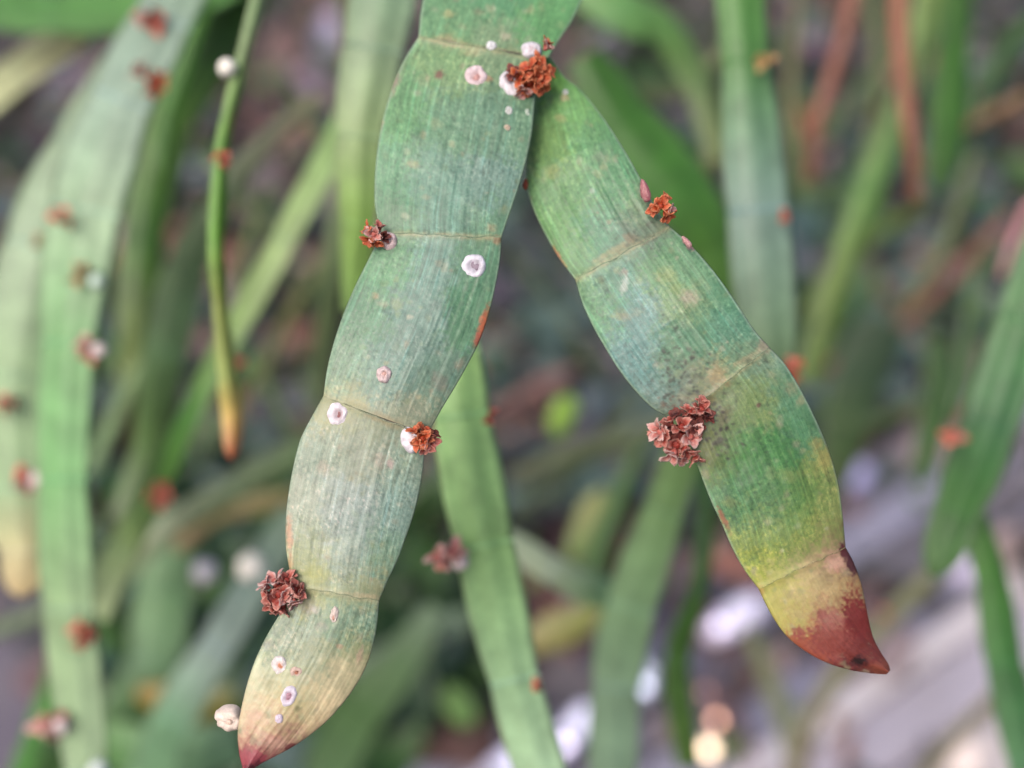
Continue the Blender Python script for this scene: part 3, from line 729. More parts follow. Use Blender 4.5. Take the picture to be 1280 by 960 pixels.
FL = [("pale lilac fallen leaf at the top between the thin stem and the sharp stem", 412, 52, 78, 36, 84, (185, 175, 210)),
      ("mauve fallen leaf under the pale lilac one at the top", 388, 104, 64, 40, 25, (150, 130, 150)),
      ("brown fallen leaf left of the pale lilac one at the top", 352, 66, 80, 46, 70, (112, 84, 84)),
      ("lilac grey fallen leaf right of the topmost sharp joint", 752, 64, 78, 34, 62, (145, 138, 160)),
      ("near black violet fallen leaf in the gap right of the sharp stem", 852, 168, 66, 60, -60, (66, 58, 84)),
      ("mauve fallen leaf between the reddish twigs and the long right stem", 1010, 45, 70, 32, -55, (150, 118, 140)),
      ("grey fallen leaf in the top right corner", 1225, 12, 110, 30, 5, (105, 98, 105)),
      ("grey violet fallen leaf at right below the dark green upright stem", 1205, 245, 120, 56, 20, (104, 102, 122)),
      ("blue grey fallen leaf aslant in the dark right hand growth", 1150, 310, 80, 34, 60, (110, 122, 128)),
      ("pinkish fallen leaf under the blue grey one in the right hand growth", 1075, 360, 90, 26, 50, (130, 92, 98)),
      ("yellow green fallen leaf among the right hand twigs", 1110, 366, 40, 26, 10, (125, 140, 80)),
      ("pale grey fallen leaf left of the cream stem at the top left", 75, 105, 70, 30, 40, (110, 112, 140)),
      ("blue grey fallen leaf against the left edge beside the pale stem", 4, 262, 50, 46, 80, (135, 152, 178)),
      ("slate coloured fallen leaf right of the thin upright stem tip", 345, 512, 80, 50, 10, (118, 118, 138)),
      ("pale tan fallen leaf left of the sharp stem at mid height", 384, 348, 46, 60, 20, (160, 132, 128)),
      ("dusky mauve fallen leaf low between the two sharp stems", 782, 596, 90, 46, 15, (92, 72, 86)),
      ("terracotta fallen leaf in the gap under the pinkish twig", 690, 548, 80, 40, 30, (116, 92, 92)),
      ("dark slate fallen leaf between the two sharp stems near the teal growth", 660, 330, 70, 50, 70, (62, 76, 84)),
      ("brown fallen leaf right of the bright hanging stem above the violet boards", 700, 742, 60, 34, 40, (150, 118, 116)),
      ("dark brown fallen leaf left of the red brown tip on the boards", 925, 850, 70, 44, 60, (80, 60, 62)),
      ]
for f in FL: fallen_leaf(*f)

# pale stones and shiny discs added to stand in for blurred bright highlights
def added_highlight(label, px, py, wpx, hpx, color, z=2.6, rot=0.0, name="added_highlight", cat="added_highlight", group="pale stones added as highlights"):
    c = G(px, py, z); d = float(np.dot(c - CAM, FWD))
    me = lump_mesh(name, 1.0, alb(color, 1.8), alb(color, 1.9), 0.12, px + py, M_STONE, 3)
    a, b = wpx * 0.5 * KPX * d, hpx * 0.5 * KPX * d
    R = np.stack([RGT * math.cos(rot) + UPV * math.sin(rot), -RGT * math.sin(rot) + UPV * math.cos(rot), -FWD], 0)
    for v in me.vertices:
        q = np.array(v.co); p = q[0] * a * R[0] + q[1] * b * R[1] + q[2] * min(a, b) * R[2]
        v.co = Vector(p.tolist())
    o = link(name, me, None, c); tag(o, label, cat, group); return o
PB = [
      ("bluish white oval stone added as a highlight right of the pale falling stem", 803, 850, 30, 48, (225, 235, 255), 0.0),
      ("lilac white long stone added as a highlight, leaning right of the bright hanging stem", 714, 914, 30, 84, (220, 220, 250), -0.65),
      ("lilac white long stone added as a highlight, lying left of the yellow stem tip", 918, 772, 92, 34, (225, 220, 245), 0.6),
      ("lilac stone added as a highlight on the boards beside the sharp right stem edge", 1066, 597, 52, 28, (175, 170, 215), 0.6),
      ("pale stone strip added as a highlight at the bottom edge under the hanging stem", 640, 952, 90, 34, (215, 215, 250), 0.5),
      ("cream stone added as a highlight in the bottom right corner of the boards", 1206, 948, 60, 34, (205, 190, 185), 0.9),
      ("lilac stone added as a highlight on the boards beside the lower right hanging stem", 1208, 712, 44, 24, (190, 180, 205), 0.8),
      ("pinkish round stone added as a highlight between the sharp stems above the olive stem", 684, 482, 30, 30, (165, 125, 118), 0),
      ]
for lb, x, y, ww, hh, c, r in PB: added_highlight(lb, x, y, ww, hh, c, rot=r)

def polished(name, color):  # shiny metal finish for the added glint discs
    m, n, l, b = mat_new(name)
    tc = n.new('ShaderNodeTexCoord'); g = noise(n, l, tc.outputs['Object'], 2.0, 3.0, 0.5)
    c = mixcol(n, l, maprange(n, l, g, .3, .7, 0, .3), tuple(lin(color)), tuple(lin(color) * .6))
    l.new(c, b.inputs['Base Color']); b.inputs['Metallic'].default_value = 0.9; b.inputs['Roughness'].default_value = 0.38
    return m
def glint(label, px, py, rpx, color, z=3.0):
    """flat metallic disc added and tilted to mirror the soft sun as a glint"""
    c = G(px, py, z); d = float(np.dot(c - CAM, FWD)); r = rpx * KPX * d
    me = lump_mesh("sun_glint_disc", 1.0, (1, 1, 1), (1, 1, 1), 0.08, px, polished("glint_metal", color), 3)
    view = Vector((CAM - c).tolist()).normalized(); hv = (view + sdir).normalized(); q = hv.to_track_quat('Z', 'Y')
    for v in me.vertices: v.co = q @ Vector((v.co.x * r, v.co.y * r, v.co.z * r * 0.28))
    o = link("sun_glint_disc", me, None, c); tag(o, label, "added_highlight", "added discs that mirror sun glints")
glint("brightest cream glint disc added at the bottom edge, left of the pale boards", 886, 936, 13, (255, 232, 205))
glint("dull pinkish glint disc added just above the brightest cream one", 896, 900, 8, (255, 200, 175))
glint("mauve glint disc added topmost of the three at the bottom edge", 879, 866, 7, (255, 200, 180))
glint("peach glint disc added against the left side of the bright hanging stem", 574, 828, 9, (255, 190, 165))
glint("small tan glint disc added left of the peach one beside the hanging stem", 557, 838, 6, (230, 180, 130))
glint("rosy glint disc added behind the peach one beside the hanging stem", 552, 806, 6, (230, 150, 150))
glint("bluish white glint disc added right of the pale falling stem", 803, 856, 11, (215, 225, 255))
glint("lilac white glint disc added low right of the bright hanging stem", 706, 930, 11, (225, 220, 255))
glint("small pale glint disc added left of the yellow stem tip", 900, 782, 11, (225, 220, 255))

def wax_ball(label, px, py, d, rpx, color=(240, 235, 225)):
    me = lump_mesh("scale_insect", rpx * KPX * d, alb(color) * 1.4, alb(color) * 1.6, 0.18, px, M_WAX, 3)
    o = link("scale_insect", me, None, P(px, py, d)); tag(o, label, "scale insect", "white scale insects on the blurred stems")
wax_ball("round white scale insect on the left side of the thin upright stem near the top", 284, 85, 16.4, 11)
wax_ball("whitish scale insect left of the pair below the slanting stems", 256, 715, 23.6, 16, (205, 200, 205))
wax_ball("creamy white scale insect right of the pair beside the sharp stem", 313, 709, 23.4, 17, (230, 225, 215))
wax_ball("pale scale insect at the lower end of the largest pale left stem", 122, 962, 19.2, 11, (215, 225, 220))
wax_ball("faint white scale insect on the largest pale left stem beside a tan flower", 121, 352, 18.9, 9, (200, 220, 205))

# ------------------------------------------------------------------ the two sharp stems
A_ANCH = [(620,-20,(100,148,108)),(560,30,(115,155,115)),(690,20,(110,160,108)),(560,75,(128,160,115)),(620,70,(128,155,120)),
 (500,130,(110,155,110)),(560,150,(108,145,115)),(620,160,(112,145,120)),(650,160,(115,150,120)),(490,220,(105,150,115)),(550,230,(112,148,128)),
 (610,230,(120,150,135)),(490,275,(105,140,110)),(560,280,(110,145,125)),(610,280,(108,145,115)),(480,330,(112,155,118)),(540,340,(112,145,130)),
 (600,340,(95,135,105)),(450,400,(100,140,110)),(520,410,(112,142,128)),(590,400,(88,130,98)),(425,460,(128,156,130)),(480,470,(115,145,130)),
 (550,470,(105,135,115)),(420,510,(168,172,135)),(470,525,(145,155,130)),(520,520,(140,150,125)),(395,560,(160,175,155)),(450,560,(155,165,145)),
 (510,580,(145,165,145)),(380,640,(175,185,165)),(430,640,(158,172,162)),(500,640,(140,165,150)),(380,700,(165,175,140)),(440,700,(160,175,160)),  # pale tones of this internode carry painted sky sheen
 (480,700,(130,160,135)),(380,735,(165,170,115)),(430,735,(160,170,135)),(465,745,(160,160,120)),(370,780,(150,165,145)),(430,780,(135,160,135)),
 (460,780,(115,150,130)),(340,810,(155,170,145)),(390,820,(150,160,130)),(450,810,(155,160,115)),(325,850,(208,210,172)),(370,850,(182,184,148)),
 (430,850,(205,196,156)),(315,890,(226,212,176)),(365,890,(192,186,132)),(410,880,(226,208,168)),(320,920,(222,188,150)),(350,912,(190,165,118)),
 (385,910,(228,204,164)),(308,944,(165,88,95)),(330,944,(158,80,88)),(352,930,(196,158,140)),(364,932,(120,60,65)),(318,962,(90,42,52))]
B_ANCH = [(690,85,(110,158,80)),(720,130,(120,165,105)),(680,180,(115,150,95)),(740,170,(105,150,105)),(700,240,(110,150,105)),(770,220,(98,145,105)),
 (690,290,(110,155,100)),(750,290,(100,145,115)),(810,260,(120,145,110)),(720,330,(122,160,115)),(800,290,(108,130,112)),(760,340,(105,140,120)),
 (830,330,(105,145,105)),(870,330,(115,155,120)),(750,390,(105,150,110)),(800,390,(102,138,130)),(850,370,(130,155,115)),(900,380,(98,142,110)),
 (790,440,(98,138,130)),(850,430,(95,135,105)),(920,420,(95,140,115)),(830,490,(95,130,120)),(880,480,(125,135,100)),(940,450,(120,145,110)),
 (960,450,(120,145,125)),(850,510,(108,112,88)),(900,510,(98,122,82)),(940,500,(125,145,95)),(990,490,(98,138,105)),(890,570,(92,115,66)),
 (930,560,(76,122,70)),(970,560,(76,124,72)),(1000,530,(88,128,92)),(1035,585,(135,145,90)),(910,620,(88,128,88)),(960,620,(82,122,78)),
 (1010,610,(98,135,76)),(1045,640,(138,150,95)),(930,680,(130,150,90)),(980,660,(122,145,88)),(1040,670,(130,145,80)),(942,716,(160,172,85)),
 (1000,690,(125,145,75)),(970,750,(192,186,108)),(1020,722,(205,188,135)),(1036,704,(195,155,130)),(1058,690,(85,28,38)),(1068,708,(88,30,42)),
 (985,785,(186,182,98)),(1052,732,(200,184,120)),(1012,768,(188,176,118)),(1006,808,(178,96,66)),(1040,792,(160,85,75)),(1078,752,(132,48,42)),
 (1040,768,(155,96,85)),(1084,785,(125,50,38)),(1050,818,(132,58,58)),(1078,826,(48,20,30)),(1104,834,(138,72,60))]

def field(anch, X, Y, sig=19.0):
    wx = X + 26 * (fbm(X / 26, Y / 26, 3) - 0.5) + 18 * (vn(X / 5, Y / 5, 9) - 0.5) + 16 * (vn(X / 2.6, Y / 2.6, 29) - 0.5)
    wy = Y + 34 * (fbm(X / 26, Y / 26, 31) - 0.5) + 22 * (vn(X / 5, Y / 5, 19) - 0.5) + 20 * (vn(X / 2.6, Y / 2.6, 39) - 0.5)
    acc = np.zeros(X.shape + (3,)); ws = np.zeros(X.shape) + 1e-12
    ds = [(wx - ax) ** 2 + (wy - ay) ** 2 for ax, ay, _ in anch]
    dm = np.minimum.reduce(ds)
    for d2, (_, _, c) in zip(ds, anch):
        g = np.exp(-(d2 - dm) / (2 * sig * sig)); ws += g; acc += g[..., None] * alb(c)
    return acc / ws[..., None]

def spot(C, X, Y, x, y, rx, ry, ang, col, k, soft=0.45):
    ca, sa = math.cos(ang), math.sin(ang)
    u = ((X - x) * ca + (Y - y) * sa) / rx; v = (-(X - x) * sa + (Y - y) * ca) / ry
    r = np.sqrt(u * u + v * v) + 0.8 * (vn(X / 3.0, Y / 3.0, int(x) % 50) - 0.5)
    m = np.clip((1 + soft - r) / (2 * soft), 0, 1)[..., None] * k
    return C * (1 - m) + alb(col) * m

TAN, BRN, WHT, DRK, ORG = (176, 160, 125), (118, 80, 66), (205, 210, 200), (58, 62, 48), (190, 105, 70)
A_SPOTS = [(549,93,6,5,0,BRN,.9),(560,18,7,5,0,(175,175,130),.6),(562,52,16,7,.2,(180,160,125),.55),(590,64,12,6,0,(170,160,120),.5),(632,45,6,5,.3,(190,185,160),.6),
 (490,105,7,16,.5,(185,150,145),.6),(476,155,4,8,.2,(190,170,150),.6),(613,285,6,5,0,TAN,.5),(622,300,5,5,0,ORG,.4),(604,405,5,20,.30,ORG,.95),(598,424,5,8,.3,(170,95,75),.9),
 (545,155,8,6,0,(150,165,130),.5),(515,205,7,5,0,TAN,.4),(470,370,4,4,0,TAN,.7),(495,380,6,9,0,(150,165,125),.55),(512,396,4,3,0,(190,190,170),.6),(550,478,14,8,.9,(120,110,100),.45),
 (575,455,5,10,.6,(150,140,120),.5),(445,505,14,6,.3,(170,165,120),.6),(480,524,22,6,.35,(165,150,110),.6),(470,540,10,10,0,(130,140,110),.4),(475,575,8,10,0,(185,160,145),.3),
 (488,580,5,6,0,(200,170,165),.6),(405,585,7,8,0,(185,165,145),.35),(362,668,4,22,0,(205,160,130),.75),(362,705,4,10,0,(200,160,120),.6),(395,715,14,12,0,(175,178,110),.5),(455,745,22,3,.1,(200,180,140),.5),
 (381,745,9,15,0,(105,105,60),.6),(385,758,10,10,.5,(120,110,80),.5),(392,762,6,5,0,(190,180,170),.6),(402,782,7,6,0,(150,130,130),.3),(335,806,8,5,0,(135,130,130),.35),(424,808,4,3,0,(190,160,130),.7),
 (450,820,4,10,.2,(195,160,140),.5),(338,858,8,10,0,(160,155,110),.45),(372,886,4,3,0,(110,110,70),.7),(320,895,9,7,0,(215,170,150),.5),(312,905,5,9,0,(205,160,135),.5),(345,925,10,6,.4,(195,110,110),.35),(610,98,5,3,0,(200,150,120),.6)]
A_SPOTS += [(314,950,22,13,.1,(165,78,88),.9,.2),(322,962,14,9,0,(92,40,52),.9,.25),(362,934,7,4,-.5,(110,50,55),.9,.2),(346,930,12,7,-.5,(205,165,145),.7,.3),(330,918,22,3,.6,(215,175,150),.4)]
B_SPOTS = [(706,122,5,4,0,(200,175,140),.6),(700,148,7,4,.3,(165,160,120),.5),(750,196,9,7,0,(118,128,105),.4),(805,238,6,5,0,(150,130,120),.3),(740,238,3,3,0,WHT,.5),(690,215,9,8,0,(165,165,115),.4),
 (697,320,3,12,-.5,(180,120,90),.9),(705,333,3,8,-.5,(185,150,110),.6),(770,312,26,4,-.48,(160,150,110),.55),(788,298,8,6,.3,(125,105,80),.6),(805,292,12,10,0,(92,108,88),.5),(820,285,10,9,0,(85,95,80),.5),
 (861,304,4,9,-.7,(225,165,165),.95),(781,356,4,10,.2,WHT,.55),(752,350,5,5,0,(130,140,110),.5),(780,340,5,4,0,(150,125,120),.5),(833,345,12,9,0,(160,170,120),.5),(862,372,10,9,.3,(180,160,145),.5),(845,360,9,7,0,(150,165,110),.5),
 (775,396,12,5,.1,(160,150,115),.4),(930,450,16,4,-.5,(165,150,115),.5),(955,432,8,8,0,(170,140,120),.45),(895,470,10,14,.2,(160,135,95),.55),(908,478,6,4,.5,(180,130,90),.3),(880,500,14,10,0,(120,105,60),.6),
 (938,452,5,4,0,(60,80,55),.7),(957,451,4,3,0,(60,75,55),.7),(865,447,3,3,0,DRK,.8),(885,600,6,20,.3,(120,110,70),.0),(905,520,7,12,.3,(95,80,55),.55),(948,507,3,3,0,(90,65,50),.9),
 (870,545,10,12,0,(120,115,60),.6),(885,560,8,24,0,(112,118,58),.5),(905,650,3,16,-.45,(150,95,70),.85),(985,595,12,9,0,(140,150,100),.35),(1020,555,8,8,.3,(170,150,85),.4),(1030,575,8,14,.2,(160,150,80),.5),
 (912,628,8,6,.2,(140,150,100),.45),(963,592,5,8,0,(150,165,120),.3),(990,485,9,8,.6,(165,150,120),.35),(1002,500,5,8,.4,(180,160,130),.35),(1046,712,5,5,0,(160,110,85),.6),(1026,770,6,8,.3,(130,45,50),.7),
 (1030,725,14,12,0,(150,140,100),.35),(1098,832,10,8,0,(150,85,65),.6),(950,738,6,6,0,(190,150,95),.6)]
_r = random.Random(5)
for _ in range(75): B_SPOTS.append((_r.gauss(850, 17), _r.gauss(466, 23), _r.uniform(1.0, 2.8), _r.uniform(1.0, 3.6), _r.uniform(0, 3), (38, 44, 32), _r.uniform(.45, .95), .6))
B_SPOTS.append((850, 466, 22, 26, 0, (84, 100, 78), .3, .9)); B_SPOTS.append((898, 545, 16, 26, 0, (84, 84, 44), .5, .9))
for _ in range(48): B_SPOTS.append((_r.gauss(902, 12), _r.gauss(545, 23), _r.uniform(1.0, 3.0), _r.uniform(1.0, 3.4), _r.uniform(0, 3), (42, 36, 26), _r.uniform(.45, .95), .6))
for _ in range(24): B_SPOTS.append((_r.gauss(812, 16), _r.gauss(297, 9), _r.uniform(1.2, 3), _r.uniform(1.2, 3), _r.uniform(0, 3), (75, 80, 66), _r.uniform(.3, .7)))
for _ in range(16): B_SPOTS.append((_r.uniform(820, 880), _r.uniform(495, 520), _r.uniform(1.5, 3.5), _r.uniform(1.5, 3), _r.uniform(0, 3), (92, 75, 55), _r.uniform(.4, .8)))

B_SPOTS += [(1008,812,30,17,.35,(160,80,62),.9,.3),(1045,800,34,20,.2,(142,68,60),.9,.25),(1072,775,15,34,-.25,(122,40,36),.95,.25),(1038,775,14,12,0,(160,98,88),.7,.4),(1078,815,24,16,.4,(118,48,42),.9,.3),(1074,826,9,6,0,(36,12,20),.95,.5),(1102,834,12,6,.3,(140,72,56),.8,.3),(1000,790,8,7,0,(140,52,52),.8,.4),(1046,702,13,11,0,(212,168,148),.7,.5),(1057,690,7,11,-.4,(84,24,34),.95,.25),(1066,705,7,13,-.4,(70,20,30),.95,.25)]
def rand_spots(poly_pts, n, seed, cols, lo=1.6, hi=5.0):
    r = random.Random(seed); out = []
    xs = [p[0] for p in poly_pts]; ys = [p[1] for p in poly_pts]
    for _ in range(n):
        s = r.uniform(lo, hi)
        out.append((r.uniform(min(xs), max(xs)), r.uniform(min(ys), max(ys)), s, s * r.uniform(.6, 1.6), r.uniform(0, 3), r.choice(cols), r.uniform(.18, .5)))
    return out

def sharp_segment(left, right, dl, dr, anch, spots, base, seed, bow=0.05, nrow=170, ncol=112, sc_u=1.0, start_pinch=0.0):
    """front and back skin of one internode from its traced left and right outline (photograph pixels),
    dl / dr: distance of the left / right edge from the lens along the segment"""
    Lp = catmull(left, nrow); Rp = catmull(right, nrow)
    v = np.linspace(0, 1, nrow)[:, None]; sf = np.linspace(-1, 1, ncol)[None, :]
    sf = np.sign(sf) * (1 - (1 - np.abs(sf)) ** 1.15)
    u = (sf + 1) / 2
    X = Lp[:, 0:1] * (1 - u) + Rp[:, 0:1] * u; Y = Lp[:, 1:2] * (1 - u) + Rp[:, 1:2] * u
    DL = np.interp(v[:, 0], np.linspace(0, 1, len(dl)), dl)[:, None]; DR = np.interp(v[:, 0], np.linspace(0, 1, len(dr)), dr)[:, None]
    D = DL * (1 - u) + DR * u
    wpx = np.hypot(Rp[:, 0] - Lp[:, 0], Rp[:, 1] - Lp[:, 1])[:, None]
    # relief: rounded rim, slight bow, long parallel ribs that fade at the joints
    tk = 0.055 * np.minimum(1, wpx / 60)
    rim = tk * (1 - np.abs(sf) ** 7) ** 0.5
    bowh = bow * (1 - sf ** 2) + 0.018 * np.sin(sf * 4.2 + 1.0)
    fade = np.clip(np.sin(math.pi * np.clip(v, 0, 1)) * 2.2, 0, 1) ** 0.7
    cm = u * 1.75; WT = 0.12 * 1.75 + 0.88 * wpx * KPX * 12; ck = (u - .5) * WT + 2
    ribs = (fbm(ck * 17 + 0 * v, v * 1.3 + 0 * u, seed, 2) - 0.5) * 0.014 + (fbm(ck * 44 + 0 * v, v * 2.0 + 0 * u, seed + 5, 2) - 0.5) * 0.005
    dents = (fbm(X / 45, Y / 45, seed + 9, 3) - 0.5) * 0.035 + (fbm(X / 9, Y / 9, seed + 2, 2) - 0.5) * 0.010
    node = 0.010 * np.exp(-(v / 0.018) ** 2) + 0.010 * np.exp(-((1 - v) / 0.018) ** 2) - 0.010 * np.exp(-((v - 0.05) / 0.035) ** 2) * fade
    h = rim + bowh + ribs * fade * (1 - sf ** 8) + dents * fade * (1 - sf ** 6) + node
    F = PV(X, Y, D - h)
    # colour
    C = field(anch, X, Y)
    C = C * (0.84 + 0.32 * fbm(X / 11, Y / 16, seed + 21, 3))[..., None]
    sp = fbm(X / 2.6, Y / 3.6, seed + 33, 2); patch = np.clip(fbm(X / 30, Y / 30, seed + 44, 2) * 2.6 - .8, 0, 1)
    gr = 0.35 + 0.65 * np.clip((C[..., 1] - C[..., 0] * 1.02) / 0.03, 0, 1)
    sp = .5 + (sp - .5) * gr
    pale = np.clip((sp - .62) / .14, 0, 1) * (.25 + .75 * patch); darkm = np.clip((.36 - sp) / .12, 0, 1) * (.4 + .6 * patch)
    C = C * (1 + pale[..., None] * np.array([.62, .38, .42])) * (1 - .34 * darkm[..., None])
    for s in spots:
        s = tuple(s)
        if Y.min() - 30 < s[1] < Y.max() + 30: C = spot(C, X, Y, *s)
    edge = np.clip((np.abs(sf) - 0.955) / 0.03, 0, 1)[..., None] * 0.55 + 0 * C[..., :1]
    tipm = np.clip((lin((150, 150, 150))[0] / LIT - C[..., 1:2]) * 0, 0, 1)
    green = np.clip((C[..., 1:2] - C[..., 0:1]) / 0.04, 0, 1)
    C = C * (1 - edge * green) + alb((176, 196, 170)) * edge * green
    nd = (np.exp(-(v / 0.016) ** 2) + np.exp(-((1 - v) / 0.016) ** 2)) * (0.1 + 0.7 * fbm(X / 9, Y / 9, seed + 4, 2))
    nd = np.clip(nd, 0, 0.55)[..., None] * green
    C = C * (1 - nd) + alb((182, 170, 130)) * nd
    lum = (C * np.array([.25, .6, .15])).sum(-1, keepdims=True)
    g0 = np.clip((C[..., 1:2] - C[..., 0:1] * 1.02) / 0.03, 0, 1)
    C = np.clip(lum + (C - lum) * (1.04 + .13 * g0), 0.004, .8) * (0.90 + .02 * g0)
    g3 = np.clip((C[..., 1:2] - C[..., 0:1] * 1.08) / 0.03, 0, 1)
    C = C * (1 + g3 * (np.array([0.95, 0.96, 0.99]) - 1))
    # back skin
    nb = 10
    sb = np.linspace(1, -1, nb + 2)[1:-1][None, :]; ub = (sb + 1) / 2
    XB = Lp[:, 0:1] * (1 - ub) + Rp[:, 0:1] * ub; YB = Lp[:, 1:2] * (1 - ub) + Rp[:, 1:2] * ub
    DB = DL * (1 - ub) + DR * ub
    Bk = PV(XB, YB, DB + tk * (1 - np.abs(sb) ** 7) ** 0.5 - bow * (1 - sb ** 2) * 0.6)
    V = np.concatenate([F, Bk], 1) - base
    CB = np.broadcast_to(C[:, ::max(1, ncol // nb)][:, :nb][:, ::-1], (nrow, nb, 3))
    CC = np.concatenate([C, CB], 1)
    AL = np.concatenate([gr, np.ones((nrow, nb))], 1)[..., None]; CC = np.concatenate([CC, AL], 2)
    m = ncol + nb
    WU = WT
    seglen = float(np.linalg.norm(F[-1, ncol // 2] - F[0, ncol // 2]))
    UV = np.stack([np.concatenate([(u - .5) * WU, (ub - .5) * WU], 1) + seed * 3.1, np.repeat(v * seglen, m, 1) + seed * 1.7], 2)
    ids = np.arange(nrow * m).reshape(nrow, m); nx = np.roll(ids, -1, axis=1)
    fs = np.stack([ids[:-1], ids[1:], nx[1:], nx[:-1]], 2).reshape(-1, 4).tolist()
    return make_mesh("stem_segment", V.reshape(-1, 3), fs, M_SKIN, CC.reshape(-1, 4), UV.reshape(-1, 2))

from mathutils.bvhtree import BVHTree
def bvh_of(root):
    V, Fc = [], []
    for ch in root.children:
        if ch.name.startswith("stem_segment"):
            off = len(V); lo = Vector(root.location)
            V += [v.co + lo for v in ch.data.vertices]
            Fc += [tuple(k + off for k in p.vertices) for p in ch.data.polygons if len(p.vertices) == 4]
    return BVHTree.FromPolygons(V, Fc)
def joint_band(p0, p1, d0, d1, base, seed, bv, anch, th=1.25):
    """raised, slightly frayed ridge across a joint"""
    n, m = 60, 8; vs, cs = [], []
    for i in range(n):
        t = i / (n - 1); x = p0[0] * (1 - t) + p1[0] * t; y = p0[1] * (1 - t) + p1[1] * t; d = d0 * (1 - t) + d1 * t
        tg = np.array([p1[0] - p0[0], p1[1] - p0[1]], float); tg /= np.linalg.norm(tg); nn = np.array([-tg[1], tg[0]])
        wob = 3.0 * (mnoise.noise(Vector((t * 6, seed, 0)))); s = 2 * t - 1
        r = th * (0.55 + 0.55 * mnoise.noise(Vector((t * 14, seed, 4))) + 0.3) * (1 - s ** 12 * 0.5)
        r = max(r, 0.5)
        dv = Vector((FWD + (x + nn[0] * wob - 640) * KPX * RGT - (y + nn[1] * wob - 480) * KPX * UPV).tolist())
        hit = bv.ray_cast(Vector(CAM.tolist()), dv.normalized()) if abs(s) < 0.97 else (None,)
        if hit[0] is not None: d = hit[3] / dv.length; last = d
        elif i: d = last
        else: d = d - 0.02; last = d
        for e in range(m):
            an = e / m * 2 * math.pi
            o2 = nn * (math.cos(an) * r + wob)
            vs.append(P(x + o2[0], y + o2[1], d + 0.0045 - math.sin(an) * 0.007) - base)
            cs.append((field(anch, np.array([[float(x)]]), np.array([[float(y)]]))[0, 0] * .98 + alb((190, 190, 145)) * .28) * (0.8 + 0.4 * mnoise.noise(Vector((t * 20, seed, 9)))) * (1.0 if e % 2 else 0.92))
    fs = []
    for i in range(n - 1):
        for e in range(m): fs.append((i * m + e, i * m + (e + 1) % m, i * m + m + (e + 1) % m, i * m + m + e))
    fs.append(tuple(range(m - 1, -1, -1))); fs.append(tuple(range((n - 1) * m, n * m)))
    return make_mesh("joint", vs, fs, M_PETAL, np.array(cs))

A_SEG = [
 ([(532,-70),(530,-35),(528,0),(525,22),(523,46)], [(752,-70),(742,-35),(728,0),(714,28),(698,52),(686,72)], (13.6,13.3,13.0), (13.6,13.3,13.0)),
 ([(523,46),(505,75),(490,110),(478,150),(471,190),(468,230),(469,262),(477,291)], [(682,74),(672,100),(668,130),(665,165),(658,200),(648,235),(638,265),(627,297)], (13.0,12.65,12.4), (13.0,12.6,12.3)),
 ([(477,291),(460,325),(445,355),(430,390),(418,425),(409,460),(404,495)], [(627,297),(625,325),(620,355),(612,390),(600,425),(585,455),(568,485),(550,515),(535,543)], (12.4,12.2,12.1), (12.3,12.15,12.1)),
 ([(404,495),(390,520),(375,550),(366,585),(360,620),(357,650),(357,682),(361,708),(366,733)], [(531,545),(530,575),(525,610),(518,640),(508,670),(497,700),(485,725),(474,751)], (12.1,12.05,12.0), (12.1,12.15,12.1)),
 ([(366,733),(352,763),(340,783),(328,805),(317,830),(308,858),(301,888),(297,915),(299,942),(304,962)], [(474,751),(472,775),(468,800),(461,825),(449,850),(432,875),(412,898),(390,917),(367,933),(345,945),(326,955),(310,966)], (12.0,11.85,11.8), (12.1,11.95,11.8)),
]
B_SEG = [
 ([(676,70),(668,120),(660,170),(657,215),(660,240),(668,265),(680,290),(697,320),(719,350)], [(686,68),(694,80),(706,97),(725,112),(745,135),(765,163),(785,195),(800,222),(812,245),(825,268),(838,284)], (13.6,13.0,12.5), (13.5,12.7,12.3)),
 ([(719,350),(728,380),(742,410),(758,438),(775,465),(795,490),(818,512),(846,526)], [(838,284),(862,305),(885,330),(908,360),(928,390),(945,415),(962,434)], (12.5,12.1,12.0), (12.3,12.1,12.05)),
 ([(846,526),(862,555),(871,580),(880,605),(890,630),(902,655),(915,685),(930,712),(948,736)], [(962,434),(982,456),(1000,485),(1018,520),(1035,560),(1047,600),(1053,640),(1057,684)], (12.0,11.95,12.0), (12.05,12.1,12.15)),
 ([(948,736),(958,757),(970,778),(985,797),(1005,813),(1030,827),(1060,837),(1090,842),(1108,843)], [(1057,684),(1068,705),(1078,735),(1084,765),(1091,795),(1101,815),(1110,829),(1113,838)], (12.0,12.1,12.3), (12.15,12.2,12.3)),
]
CRMS = [(150, 165, 125), (168, 165, 130), (185, 185, 160), (128, 140, 105), (160, 150, 125), (95, 120, 85)]
def sharp_stem(label, segs, anch, spots, seed):
    base = P(*[(segs[0][0][0][k] + segs[0][1][0][k]) / 2 for k in (0, 1)], segs[0][2][0])
    root = thing("ribbon_stem", label, "stem", base)
    for i, (l, r, dl, dr) in enumerate(segs):
        sp = rand_spots(l + r, 60, seed + i, CRMS) + list(spots)
        link("stem_segment", sharp_segment(l, r, dl, dr, anch, sp, base, seed + i * 3), root)
    bv = bvh_of(root)
    for i, (l, r, dl, dr) in enumerate(segs):
        if i: link("joint", joint_band(l[0], r[0], dl[0], dr[0], base, seed + i, bv, anch), root)
    return root
stemA = sharp_stem("sharp grey green jointed ribbon stem at centre left, hanging to a cream and pink tip", A_SEG, A_ANCH, A_SPOTS, 1)
stemB = sharp_stem("sharp green jointed ribbon stem at right, hanging to a yellow and red brown tip", B_SEG, B_ANCH, B_SPOTS, 40)

